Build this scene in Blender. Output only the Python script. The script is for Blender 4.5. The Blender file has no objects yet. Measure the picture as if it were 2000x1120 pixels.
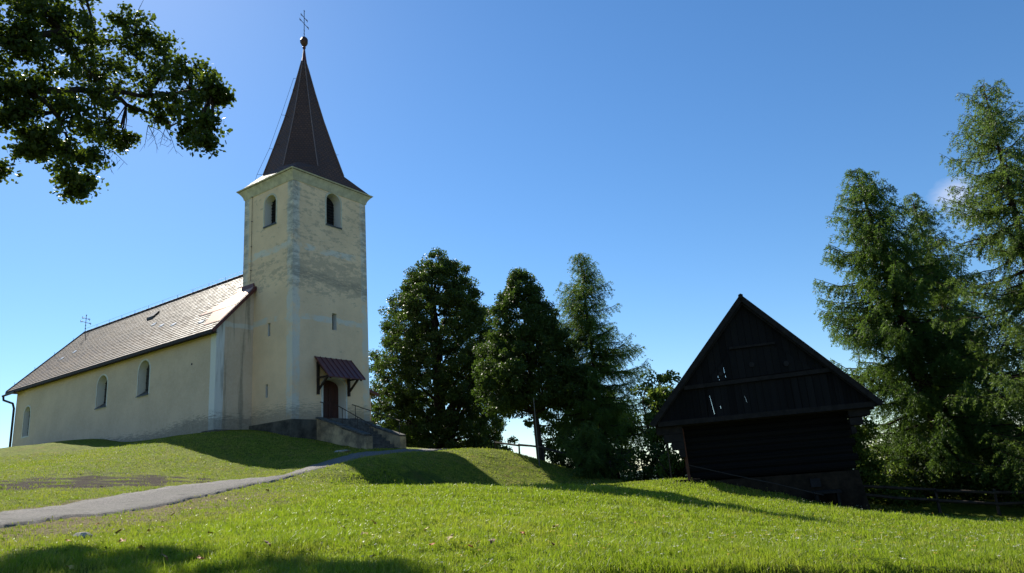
import bpy, bmesh, math, random
import numpy as np
from mathutils import Vector, Matrix
random.seed(7); RNG = np.random.default_rng(7)
S = bpy.context.scene
R = math.radians
# ------------------------------------------------------------------ camera, sky, sun, exposure
cam_d = bpy.data.cameras.new('camera'); cam = bpy.data.objects.new('camera', cam_d)
S.collection.objects.link(cam); S.camera = cam
cam_d.sensor_width = 36; cam_d.lens = 36*1400/2000; cam_d.clip_end = 9000; cam_d.clip_start = .05
PITCH, ROLL = R(15.34), R(4.5)
F_ = Vector((0, math.cos(PITCH), math.sin(PITCH))); U_ = Vector((0, -math.sin(PITCH), math.cos(PITCH))); R_ = Vector((1, 0, 0))
cr = R_*math.cos(ROLL) - U_*math.sin(ROLL); cu = U_*math.cos(ROLL) + R_*math.sin(ROLL)
cam.matrix_world = Matrix(((cr.x, cu.x, -F_.x, 0), (cr.y, cu.y, -F_.y, 0), (cr.z, cu.z, -F_.z, 0), (0, 0, 0, 1)))
SUN_AZ, SUN_EL = R(-33.5), R(41)          # azimuth from +Y towards +X
sdir = Vector((math.sin(SUN_AZ)*math.cos(SUN_EL), math.cos(SUN_AZ)*math.cos(SUN_EL), math.sin(SUN_EL)))
W = bpy.data.worlds.new('World'); S.world = W; W.use_nodes = True
wn, wl = W.node_tree.nodes, W.node_tree.links
bg = wn['Background']; bg.inputs['Strength'].default_value = .073
sky = wn.new('ShaderNodeTexSky'); sky.sky_type = 'NISHITA'; sky.sun_disc = False
sky.sun_elevation = SUN_EL; sky.sun_rotation = SUN_AZ
sky.altitude = 900; sky.air_density = 1.15; sky.dust_density = .25; sky.ozone_density = 3.0
hs = wn.new('ShaderNodeHueSaturation'); hs.inputs['Saturation'].default_value = 1.15
tint = wn.new('ShaderNodeMixRGB'); tint.blend_type = 'MULTIPLY'; tint.inputs['Fac'].default_value = 1; tint.inputs['Color2'].default_value = (.90, .98, 1.05, 1); wl.new(sky.outputs[0], tint.inputs['Color1']); wl.new(tint.outputs[0], hs.inputs['Color'])
# one small wisp of cloud low in the sky on the right
tc = wn.new('ShaderNodeTexCoord'); cn = wn.new('ShaderNodeTexNoise'); cn.inputs['Scale'].default_value = 22; cn.inputs['Detail'].default_value = 7
cmap = wn.new('ShaderNodeMapping'); cmap.inputs['Scale'].default_value = (1, 1, 2.2)
wl.new(tc.outputs['Generated'], cmap.inputs['Vector']); wl.new(cmap.outputs[0], cn.inputs['Vector'])
def wmath(op, a, b=None, clamp=False):
    n = wn.new('ShaderNodeMath'); n.operation = op; n.use_clamp = clamp
    for i, v in enumerate((a, b)):
        if v is None: continue
        if isinstance(v, (int, float)): n.inputs[i].default_value = v
        else: wl.new(v, n.inputs[i])
    return n.outputs[0]
cdir = Vector((math.sin(R(33.6))*math.cos(R(16.2)), math.cos(R(33.6))*math.cos(R(16.2)), math.sin(R(16.2))))
vd = wn.new('ShaderNodeVectorMath'); vd.operation = 'DISTANCE'; vd.inputs[1].default_value = cdir
wl.new(tc.outputs['Generated'], vd.inputs[0])
cm_ = wmath('MULTIPLY', wmath('SUBTRACT', 1.0, wmath('DIVIDE', vd.outputs['Value'], .055), True), cn.outputs['Fac'])
cm_ = wmath('MULTIPLY', wmath('SUBTRACT', cm_, .22, True), 1.9, True)
cmix = wn.new('ShaderNodeMixRGB'); cmix.inputs['Color2'].default_value = (6.2, 6.4, 7.6, 1)
wl.new(cm_, cmix.inputs['Fac']); wl.new(hs.outputs[0], cmix.inputs['Color1']); wl.new(cmix.outputs[0], bg.inputs['Color'])
sun_d = bpy.data.lights.new('sun', 'SUN'); sun = bpy.data.objects.new('sun', sun_d); S.collection.objects.link(sun)
sun_d.energy = 5; sun_d.angle = R(.5); sun_d.color = (1, .94, .82)
sun.rotation_euler = (-sdir).to_track_quat('-Z', 'Y').to_euler(); sun.location = (-30, 40, 60)
S.view_settings.view_transform = 'Standard'; S.view_settings.look = 'None'; S.view_settings.gamma = 1
S.view_settings.exposure = 0.95
S.cycles.max_bounces = 8; S.cycles.transparent_max_bounces = 8

# ------------------------------------------------------------------ helpers
def tag(o, label=None, cat=None, group=None, kind=None):
    for k, v in (('label', label), ('category', cat), ('group', group), ('kind', kind)):
        if v: o[k] = v
    return o
def empty(name, loc=(0, 0, 0), rz=0, parent=None):
    o = bpy.data.objects.new(name, None); S.collection.objects.link(o)
    o.location = loc; o.rotation_euler = (0, 0, rz); o.parent = parent; o.empty_display_size = .3
    return o
class MB:
    def __init__(s): s.v = []; s.f = []
    def add(s, vs, fs):
        n = len(s.v); s.v += [tuple(map(float, v)) for v in vs]; s.f += [tuple(i+n for i in f) for f in fs]; return s
    def box(s, a, b):
        x0, y0, z0 = a; x1, y1, z1 = b
        return s.add([(x0,y0,z0),(x1,y0,z0),(x1,y1,z0),(x0,y1,z0),(x0,y0,z1),(x1,y0,z1),(x1,y1,z1),(x0,y1,z1)],
                     [(0,3,2,1),(4,5,6,7),(0,1,5,4),(1,2,6,5),(2,3,7,6),(3,0,4,7)])
    def tube(s, pts, rad, n=6):
        pts = [Vector(p) for p in pts]
        if not hasattr(rad, '__len__'): rad = [rad]*len(pts)
        vs, fs = [], []; ref = None
        for i, p in enumerate(pts):
            t = (pts[min(i+1, len(pts)-1)]-pts[max(i-1, 0)]).normalized()
            if ref is None: ref = Vector((1, 0, 0)) if abs(t.x) < .9 else Vector((0, 1, 0))
            a = t.cross(ref).normalized(); b = t.cross(a); ref = -b if b.length < .1 else ref
            for k in range(n):
                th = 2*math.pi*k/n; vs.append(p+(a*math.cos(th)+b*math.sin(th))*rad[i])
        for i in range(len(pts)-1):
            for k in range(n): fs.append((i*n+k, i*n+(k+1)%n, (i+1)*n+(k+1)%n, (i+1)*n+k))
        fs.append(tuple(range(n-1, -1, -1))); fs.append(tuple((len(pts)-1)*n+k for k in range(n)))
        return s.add(vs, fs)
    def bar(s, a, b, w, h, up=(0, 0, 1)):
        a, b = Vector(a), Vector(b); t = (b-a).normalized(); u = Vector(up); sd = t.cross(u).normalized(); u = sd.cross(t)
        c = [sd*(-w/2)+u*(-h/2), sd*(w/2)+u*(-h/2), sd*(w/2)+u*(h/2), sd*(-w/2)+u*(h/2)]
        return s.add([a+x for x in c]+[b+x for x in c], [(0,1,2,3),(7,6,5,4),(0,4,5,1),(1,5,6,2),(2,6,7,3),(3,7,4,0)])
    def prism(s, prof, vec):   # closed planar polygon extruded by vec
        n = len(prof); vec = Vector(vec)
        return s.add([Vector(p) for p in prof]+[Vector(p)+vec for p in prof],
                     [tuple(range(n)), tuple(range(2*n-1, n-1, -1))]+[(i, i+n, (i+1)%n+n, (i+1)%n) for i in range(n)])
    def build(s, name, mat, parent=None, smooth=False, bevel=0):
        me = bpy.data.meshes.new(name); me.from_pydata(s.v, [], s.f)
        bm = bmesh.new(); bm.from_mesh(me); bmesh.ops.recalc_face_normals(bm, faces=bm.faces)
        if bevel: bmesh.ops.bevel(bm, geom=bm.edges[:], offset=bevel, segments=1, affect='EDGES')
        bm.to_mesh(me); bm.free()
        if smooth: me.shade_smooth()
        me.materials.append(mat); o = bpy.data.objects.new(name, me); S.collection.objects.link(o); o.parent = parent
        return o
def quads(name, V, mat, parent=None, smooth=False):   # V: (N,4,3) numpy
    V = np.asarray(V, dtype=np.float32); N = len(V); me = bpy.data.meshes.new(name)
    me.vertices.add(N*4); me.vertices.foreach_set('co', V.reshape(-1))
    me.loops.add(N*4); me.loops.foreach_set('vertex_index', np.arange(N*4, dtype=np.int32))
    me.polygons.add(N); me.polygons.foreach_set('loop_start', np.arange(0, N*4, 4, dtype=np.int32))
    me.update(calc_edges=True); me.validate()
    me.materials.append(mat); o = bpy.data.objects.new(name, me); S.collection.objects.link(o); o.parent = parent
    return o
def cut(o, cutter):   # boolean difference, result baked to the mesh
    m = o.modifiers.new('b', 'BOOLEAN'); m.operation = 'DIFFERENCE'; m.object = cutter; m.solver = 'EXACT'
    bpy.context.view_layer.update(); dg = bpy.context.evaluated_depsgraph_get()
    me = bpy.data.meshes.new_from_object(o.evaluated_get(dg)); o.modifiers.clear(); old = o.data; o.data = me
    if not me.materials: me.materials.append(old.materials[0])
    bpy.data.objects.remove(cutter)
# node material helper
class NM:
    def __init__(s, name, rough=.8, spec=.3):
        s.m = bpy.data.materials.new(name); s.m.use_nodes = True; s.n = s.m.node_tree.nodes; s.l = s.m.node_tree.links
        s.p = s.n['Principled BSDF']; s.p.inputs['Roughness'].default_value = rough; s.p.inputs['Specular IOR Level'].default_value = spec
        t = s.n.new('ShaderNodeTexCoord'); s.obj = t.outputs['Object']
        x = s.n.new('ShaderNodeSeparateXYZ'); s.l.new(s.obj, x.inputs[0]); s.x, s.y, s.z = x.outputs
    def set(s, i, v):
        inp = s.p.inputs[i] if isinstance(i, str) else i
        if isinstance(v, (int, float)): inp.default_value = v
        elif isinstance(v, tuple): inp.default_value = v if len(v) == 4 else (*v, 1)
        else: s.l.new(v, inp)
    def mth(s, op, a, b=0., c=None, clamp=False):
        n = s.n.new('ShaderNodeMath'); n.operation = op; n.use_clamp = clamp
        for i, v in enumerate((a, b, c)):
            if v is None: continue
            if isinstance(v, (int, float)): n.inputs[i].default_value = v
            else: s.l.new(v, n.inputs[i])
        return n.outputs[0]
    def noise(s, scale, det=4, rough=.6, sc=(1, 1, 1), vec=None, off=(0, 0, 0)):
        mp = s.n.new('ShaderNodeMapping'); mp.inputs['Scale'].default_value = sc; mp.inputs['Location'].default_value = off
        s.l.new(vec or s.obj, mp.inputs['Vector'])
        n = s.n.new('ShaderNodeTexNoise'); n.inputs['Scale'].default_value = scale; n.inputs['Detail'].default_value = det; n.inputs['Roughness'].default_value = rough
        s.l.new(mp.outputs[0], n.inputs['Vector']); return n.outputs['Fac']
    def ramp(s, v, a, b):     # smooth 0..1 between a and b
        n = s.n.new('ShaderNodeMapRange'); n.inputs['From Min'].default_value = a; n.inputs['From Max'].default_value = b
        n.interpolation_type = 'SMOOTHSTEP'; s.l.new(v, n.inputs['Value']); return n.outputs[0]
    def mix(s, f, a, b):
        n = s.n.new('ShaderNodeMixRGB')
        for i, v in enumerate((f, a, b)):
            if isinstance(v, (int, float)): n.inputs[i].default_value = v
            elif isinstance(v, tuple): n.inputs[i].default_value = (*v, 1)
            else: s.l.new(v, n.inputs[i])
        return n.outputs[0]
    def bump(s, h, strength=.3, dist=.02):
        n = s.n.new('ShaderNodeBump'); n.inputs['Strength'].default_value = strength; n.inputs['Distance'].default_value = dist
        s.l.new(h, n.inputs['Height']); s.l.new(n.outputs[0], s.p.inputs['Normal'])
    def vec(s, x, y, z=0.):
        n = s.n.new('ShaderNodeCombineXYZ')
        for i, v in enumerate((x, y, z)):
            if isinstance(v, (int, float)): n.inputs[i].default_value = v
            else: s.l.new(v, n.inputs[i])
        return n.outputs[0]
def simple(name, col, col2=None, scale=6, rough=.7, spec=.3, metal=0, bump=.2, sc=(1, 1, 1)):
    a = NM(name, rough, spec); col2 = col2 or tuple(c*.7 for c in col); f = a.noise(scale, 5, .65, sc)
    a.set('Base Color', a.mix(a.ramp(f, .3, .7), col2, col)); a.set('Metallic', metal)
    if bump: a.bump(f, bump, .02)
    return a.m
def leaf_mat(name, col, col2, trans=.45, rough=.5, island=True, tcol=None):
    a = NM(name, rough, .18 if rough < .9 else .02)
    g = a.n.new('ShaderNodeNewGeometry'); rnd = g.outputs['Random Per Island']; big = a.noise(.9, 2)
    f = a.mth('ADD', a.mth('MULTIPLY', rnd, .55), a.mth('MULTIPLY', big, .5), clamp=True)
    c = a.mix(f, col, col2); a.set('Base Color', c)
    t = a.n.new('ShaderNodeBsdfTranslucent'); mx = a.n.new('ShaderNodeMixShader'); mx.inputs[0].default_value = trans
    if tcol: a.l.new(a.mix(.55, c, tcol), t.inputs['Color'])
    else: a.l.new(c, t.inputs['Color'])
    a.l.new(a.p.outputs[0], mx.inputs[1]); a.l.new(t.outputs[0], mx.inputs[2]); a.l.new(mx.outputs[0], a.n['Material Output'].inputs['Surface'])
    return a.m

# ------------------------------------------------------------------ terrain (z = 0 is eye level)
CTRL = np.array([(-4.93,7,-.44),(-2.55,7,-.61),(-.19,6.5,-.73),(1.96,6.5,-.89),(4.08,6.5,-1.04),(-5.42,9.5,-.32),(-3.66,10,-.36),(-.25,10,-.55),(3.08,10,-.99),(6.04,9.5,-1.23),
 (-6.55,13,-.17),(-3.42,15,-.11),(-.33,15,-.29),(3.71,15,-.8),(7.13,14,-1.42),(8.97,14,-1.56),(-4.33,19,.2),(-.4,19,-.10),(1.59,20,-.26),(5.25,24,-.45),(6.72,23.5,-.78),
 (11.5,21,-1.86),(12.9,20,-2.05),(10.1,22.5,-1.72),(-9.98,14,.13),(-8.17,11.5,-.12),(-8.33,16.5,.11),(-10.12,20,.61),(-7.43,25,.78),(-8.32,28,1.16),(-4.63,34,1.74),
 (-12.16,17,.5),(-14.71,24,1.33),(-17.26,24,1.52),(-14.23,28,1.89),(-20.92,34,2.81),(-31.82,44,4.43),(-24.42,42,4.32),(-17.04,37,3.72),(-12.48,31,2.06),(-12.51,34,3.0),(-9.81,33,2.15),
 (-6.29,24,.98),(-5.33,25,1.03),(-4.17,26.5,1.08),(-3.46,30,1.28),(-2.65,33,1.58),(-1.56,34.5,1.65),(-.14,34.5,1.28),(.78,34,.87),(1.62,33,.27),(2.38,31.5,-.12),(-5.93,22,.42),(-6.87,34.5,1.97),
 (-4.31,42,2.02),(.74,36,.86),(3.98,36,.01),(6.17,30,-.31),(12,27,-1.75),(16.02,25,-2.35),(16.73,29,-1.71),(20.79,32,-2.46),
 # foot of the grassy bank, the hollow in front of it
 (-5.1,23.1,.34),(-3.7,24.8,.14),(-2.6,27.,.0),(-1.3,28.3,-.12),(0.,29.8,-.15),(1.6,30.2,-.3),(-2.6,22,.02),(0,23.5,-.22),(2.6,23,-.32),(-.8,26.5,-.2),(1.8,28.5,-.4),(-4.4,28,1.16),(-2.2,31.4,1.0),(-4.0,33,1.6),
 (-2.4,35.5,1.7),(3.8,29.5,-.5),
 # hill top behind and beside the church, barn yard, fall beyond
 (-14,38,3.75),(-18,40,3.85),(-22.5,42.5,3.95),(-28,47,4.3),(-33,51,4.5),(-36,54,4.2),(-28,58,3.2),(-15,52,3.2),(-8,44,2.7),(-5,39,2.1),(-9.2,37.6,2.6),(0,48,.6),(8,44,-.8),
 (5.44,25,-.33),(7.8,24.3,-.9),(9.1,23.95,-1.3),(10.4,23.6,-1.75),(7.5,31,-.8),(13,30,-1.7),(-45,50,2.5),(-40,36,1.6),(-28,30,1.9),(-25,20,1.0),(-20,10,0),(-12,4,-.8),
 (0,0,-1.6),(-6,0,-1.4),(8,0,-2.2),(16,8,-2.3),(20,16,-2.6),(26,26,-3.2),(24,40,-4),(10,55,-4),(-10,65,-1),(-30,72,-1),(-60,60,-3),(-50,20,-1),(-30,-10,-2.5),(0,-15,-2.8),(30,-5,-4),(45,30,-6),(30,60,-8),(0,80,-8),(-60,-10,-4)])
CC = 1.6
def phi(r2): return np.sqrt(r2 + CC*CC)
_P = CTRL[:, :2]; _A = phi(((_P[:, None]-_P[None])**2).sum(-1)); _A[np.diag_indices(len(_P))] -= .12
_n = len(_P); _M = np.zeros((_n+3, _n+3)); _M[:_n, :_n] = _A; _M[:_n, _n] = 1; _M[:_n, _n+1:] = _P; _M[_n, :_n] = 1; _M[_n+1:, :_n] = _P.T
_wt = np.linalg.solve(_M, np.concatenate([CTRL[:, 2], [0, 0, 0]]))
def sm(x, a, b):
    t = np.clip((x-a)/(b-a), 0, 1); return t*t*(3-2*t)
def vnoise(x, y, f, seed=0):   # cheap smooth pseudo noise in -1..1
    x = x*f; y = y*f
    return (np.sin(x*1.7+y*.9+seed)+np.sin(-x*.8+y*2.1+seed*2.3)+np.sin(x*2.9-y*1.3+seed*.7)+np.sin(x*.6+y*3.3+seed*1.9))/4
STREAK = np.array([(1.0, 20.6), (1.6, 19.6), (2.4, 17.9), (3.3, 16.1), (4.3, 14.7), (5.4, 13.8), (6.9, 13.2), (8.2, 12.9), (12, 12.6)])
def streak_dist(x, y):   # + on the far side
    yl = np.interp(x, STREAK[:, 0], STREAK[:, 1])+.08*np.sin(x*4.1)+.05*np.sin(x*9.3+1); return (y-yl)*.78
def H(x, y, detail=True):
    x = np.atleast_1d(np.asarray(x, float)); y = np.atleast_1d(np.asarray(y, float)); out = np.empty(x.shape)
    xf, yf, of = x.ravel(), y.ravel(), out.reshape(-1)
    for i in range(0, len(xf), 20000):
        a, b = xf[i:i+20000], yf[i:i+20000]
        K = phi((a[:, None]-_P[None, :, 0])**2 + (b[:, None]-_P[None, :, 1])**2)
        of[i:i+20000] = K@_wt[:_n] + _wt[_n] + a*_wt[_n+1] + b*_wt[_n+2]
    r = np.hypot(x+3, y-25); t = sm(r, 42, 110)
    far = -14 - 22*sm(r, 90, 420) + 3*vnoise(x, y, .02)
    out = out*(1-t) + far*t
    # little cut bank just in front of the camera: the meadow breaks off above a dark ditch
    out = out - .34*sm(x, 0., 1.2)*(1-sm(y, 6.30+.12*vnoise(x, 0*x, 2.2), 6.68+.12*vnoise(x, 0*x, 2.2)))
    # step shaped along the spire's shadow streak to stand in for shade; height zeroed
    sd = streak_dist(x, y); hx = sm(x, 1.6, 4.2)*(1-sm(x, 6.0, 8.4))*0+0*sm(x, 1.0, 1.6)*(1-sm(x, 6.5, 8.6))
    out = out + hx*(sm(sd, -.06, .14)*np.exp(-np.maximum(sd, 0)/2.6) - .35*np.exp(-(np.minimum(sd, 0)/1.2)**2)*(sd < 0) - .35*(sd >= 0)*np.exp(-np.maximum(sd, 0)/.6))
    if detail: out = out + .022*vnoise(x, y, 1.3) + .018*vnoise(x, y, 3.1, 2) + .03*vnoise(x, y, .5, 4) + .010*vnoise(x, y, 6.7, 5)
    return out
def h1(x, y): return float(H(x, y)[0])
# path centre line and half width
PATH = np.array([(-9.9,5),(-9.7,9),(-9.45,12.5),(-9.3,15),(-9.05,18),(-8.6,21),(-8.1,24),(-7.5,27),(-6.8,30),(-6.0,32.5),(-5.2,34.3),(-4.2,35.9),(-3.2,37.2)])
PATH[:2, 1] -= 0
def smooth_line(P, n=10):
    out = []; P = [np.array(p) for p in P]; P = [2*P[0]-P[1]]+P+[2*P[-1]-P[-2]]
    for i in range(1, len(P)-2):
        for k in range(n):
            t = k/n; a, b, c, d = P[i-1:i+3]
            out.append(.5*((2*b)+(-a+c)*t+(2*a-5*b+4*c-d)*t*t+(-a+3*b-3*c+d)*t**3))
    return np.array(out+[P[-2]])
PL = smooth_line(PATH)
PWID = 1.02
def path_dist(x, y):   # signed distance to the path centre line (+ = right side)
    d = np.full(x.shape, 1e9); sg = np.zeros(x.shape)
    for i in range(len(PL)-1):
        a, b = PL[i], PL[i+1]; e = b-a; L2 = e@e
        t = np.clip(((x-a[0])*e[0]+(y-a[1])*e[1])/L2, 0, 1)
        dx, dy = x-a[0]-t*e[0], y-a[1]-t*e[1]; dd = np.hypot(dx, dy); m = dd < d
        d = np.where(m, dd, d); sg = np.where(m, np.sign(dx*e[1]-dy*e[0]), sg)
    return d*sg
def grid_mesh(name, xs, ys, mat):
    X, Y = np.meshgrid(xs, ys); Z = H(X, Y); nx, ny = len(xs), len(ys)
    co = np.stack([X, Y, Z], -1).reshape(-1, 3).astype(np.float32)
    i = np.arange(nx*ny).reshape(ny, nx); F = np.stack([i[:-1, :-1], i[:-1, 1:], i[1:, 1:], i[1:, :-1]], -1).reshape(-1, 4)
    me = bpy.data.meshes.new(name); me.vertices.add(len(co)); me.vertices.foreach_set('co', co.reshape(-1))
    me.loops.add(F.size); me.loops.foreach_set('vertex_index', F.reshape(-1).astype(np.int32))
    me.polygons.add(len(F)); me.polygons.foreach_set('loop_start', np.arange(0, F.size, 4, dtype=np.int32))
    # masks: R = dryness of the verge, G = bare soil, B = tall meadow plus the shadow streak strip
    x, y = X.ravel(), Y.ravel(); pd = path_dist(x, y)
    near = (np.abs(pd) < 8)
    dry = np.clip(1-(np.abs(pd)-PWID)/np.where(pd > 0, 4.6, .8), 0, 1)*(1-sm(y, 17, 21))
    soil = np.exp(-(((x+12.5)/3.8)**2+((y-22.4)/2.9)**2)**1.5) + .8*np.exp(-(((x+16)/3.)**2+((y-21)/1.0)**2)**1.5)
    soil = np.maximum(soil, sm(x, -.2, 1.)*(1-sm(y, 6.3, 6.7))*1.3)
    tall = tall_mask(x, y, pd); sd_ = streak_dist(x, y)
    streak_mask = np.exp(-((sd_-.08)/.16)**2)*(x > 1.2)*(x < 8.4)  # strip along the spire's shadow streak, put into the mask that darkens the ground
    soil = soil*np.clip(.95+.9*vnoise(x, y, 1.9)+.6*vnoise(x, y, 4.7, 3), 0, 1.5)
    tall = np.maximum(tall, streak_mask); soil = soil
    col = np.stack([dry, np.clip(soil, 0, 1), tall, np.ones_like(x)], -1).astype(np.float32)
    at = me.color_attributes.new('mask', 'FLOAT_COLOR', 'POINT'); at.data.foreach_set('color', col.reshape(-1))
    me.update(calc_edges=True); me.shade_smooth(); me.materials.append(mat)
    o = bpy.data.objects.new(name, me); S.collection.objects.link(o); return o
def tall_mask(x, y, pd):
    a = sm(pd+.5*vnoise(x, y, .8, 3), 4.0, 5.6)*(1-sm(y-.35*np.maximum(x-1, 0), 20.3, 21.5))
    b = sm(x, -1.5, .5)*(1-sm(y, 20, 24))
    c = sm(x, 3.0, 4.5)*(1-sm(y-.3*x, 22, 24))
    t_ = np.clip(((x+5.2)*2.2+(y-22.5)*3.8)/(2.2**2+3.8**2), 0, 1); d = (1-sm(np.hypot(x+5.2-2.2*t_, y-22.5-3.8*t_)+.3*vnoise(x, y, 3.), .5, 1.0))
    return np.clip(np.maximum.reduce([a, b, c, d])*(pd > 1.5), 0, 1)
g = NM('grass_ground', .95, .1)
att = g.n.new('ShaderNodeAttribute'); att.attribute_name = 'mask'
sp = g.n.new('ShaderNodeSeparateColor'); g.l.new(att.outputs['Color'], sp.inputs[0]); mr, mg, mb_ = sp.outputs
n1 = g.noise(.55, 4, .6); n2 = g.noise(6, 6, .75); n3 = g.noise(38, 4, .8); n4 = g.noise(1.6, 5, .7, off=(3, 9, 1))
n5 = g.noise(14, 4, .8, sc=(1, 2.4, 1))
c = g.mix(g.ramp(n2, .35, .68), (.07, .10, .010), (.25, .29, .025))
c = g.mix(g.mth('MULTIPLY', g.ramp(n4, .52, .68), .75), c, (.23, .18, .05))
c = g.mix(g.mth('MULTIPLY', g.ramp(n3, .55, .75), .4), c, (.24, .27, .05))
c = g.mix(g.mth('MULTIPLY', g.ramp(n3, .48, .25), .75), c, (.012, .022, .004))
dryf = g.mth('MULTIPLY', mr, g.ramp(g.mth('ADD', n4, g.mth('MULTIPLY', mr, .5)), .50, .68))
dryc = g.mix(g.ramp(n5, .4, .6), (.085, .065, .028), (.30, .235, .12))
c = g.mix(dryf, c, dryc)
soilf = g.ramp(g.mth('ADD', mg, g.mth('MULTIPLY', g.mth('SUBTRACT', n5, .5), 2.6)), .52, .70)
c = g.mix(soilf, c, g.mix(g.ramp(n3, .4, .65), (.018, .012, .008), (.075, .050, .034)))
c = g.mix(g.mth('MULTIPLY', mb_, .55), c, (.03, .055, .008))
g.set('Base Color', c); g.bump(g.mth('ADD', n2, g.mth('MULTIPLY', n3, .8)), .9, .10)
xs = np.concatenate([-np.geomspace(1500, 46, 26)[:-1], np.arange(-46, -12, .6), np.arange(-12, 12, .16), np.arange(12, 40, .6), np.geomspace(40, 1500, 26)])
ys = np.concatenate([-np.geomspace(300, 4, 12)[:-1], np.arange(-4, 5, .4), np.arange(5, 7, .08), np.arange(7, 36, .16), np.arange(36, 70, .6), np.geomspace(70, 3000, 34)])
ground = tag(grid_mesh('ground', xs, ys, g.m), kind='structure')
# asphalt path
a = NM('path_asphalt', .9, .25); n = a.noise(26, 6, .8); n2 = a.noise(1.2, 4); n3 = a.noise(110, 2)
c = a.mix(a.ramp(n, .35, .7), (.13, .122, .115), (.34, .315, .29)); c = a.mix(a.mth('MULTIPLY', a.ramp(n2, .45, .7), .5), c, (.17, .165, .14))
c = a.mix(a.mth('MULTIPLY', a.ramp(n3, .55, .75), .5), c, (.42, .40, .36)); n5_ = a.noise(2.2, 5, .7, off=(7, 7, 7)); c = a.mix(a.mth('MULTIPLY', a.ramp(n5_, .55, .68), .5), c, (.075, .07, .065))
a.set('Base Color', c); a.bump(a.mth('ADD', n, n3), 1.0, .04)
def make_path():
    N = len(PL); V = []; F = []; offs = [-1.0, -.93, -.5, 0, .5, .93, 1.0]
    fine = smooth_line(PATH, 26); N = len(fine)
    for i, p in enumerate(fine):
        t = fine[min(i+1, N-1)]-fine[max(i-1, 0)]; t = t/np.hypot(*t); nr = np.array([t[1], -t[0]])
        wl_ = PWID*(1+.012*math.sin(i*.9)+.02*math.sin(i*.17+1)+random.uniform(-.012, .012)); wr_ = PWID*(1+.015*math.sin(i*.7+2)+.03*math.sin(i*.13)+random.uniform(-.015, .015))
        for k, o_ in enumerate(offs):
            q = p+nr*o_*(wr_ if o_ > 0 else wl_); z = h1(*q)+(.05 if 0 < k < 6 else -.06)
            V.append((q[0], q[1], z))
    m = len(offs)
    for i in range(N-1):
        for k in range(m-1): F.append((i*m+k, i*m+k+1, (i+1)*m+k+1, (i+1)*m+k))
    mb = MB(); mb.add(V, F); o = mb.build('path', a.m, None, True); return o
tag(make_path(), kind='structure')
# distant blue hills beyond the plain
hm = simple('hill_forest', (.035, .06, .05), (.02, .04, .035), .01, .9, .1, 0, 0)
mb = MB(); V = []; F = []; nn = 160
for j, (rr, hh) in enumerate([(1100, -45), (1350, 1), (1700, -50)]):
    for i in range(nn):
        az = -math.pi*.75 + 1.5*math.pi*i/(nn-1)
        z = hh if j != 1 else -14+22*(.5+.5*math.sin(az*7+1))*(.6+.4*math.sin(az*13))+5*math.sin(az*41)+26*math.exp(-((az-.62)/.12)**2)
        V.append((rr*math.sin(az), rr*math.cos(az), z))
for j in range(2):
    for i in range(nn-1): F.append((j*nn+i, j*nn+i+1, (j+1)*nn+i+1, (j+1)*nn+i))
mb.add(V, F); tag(mb.build('hills', hm, None, True), kind='structure')

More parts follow.
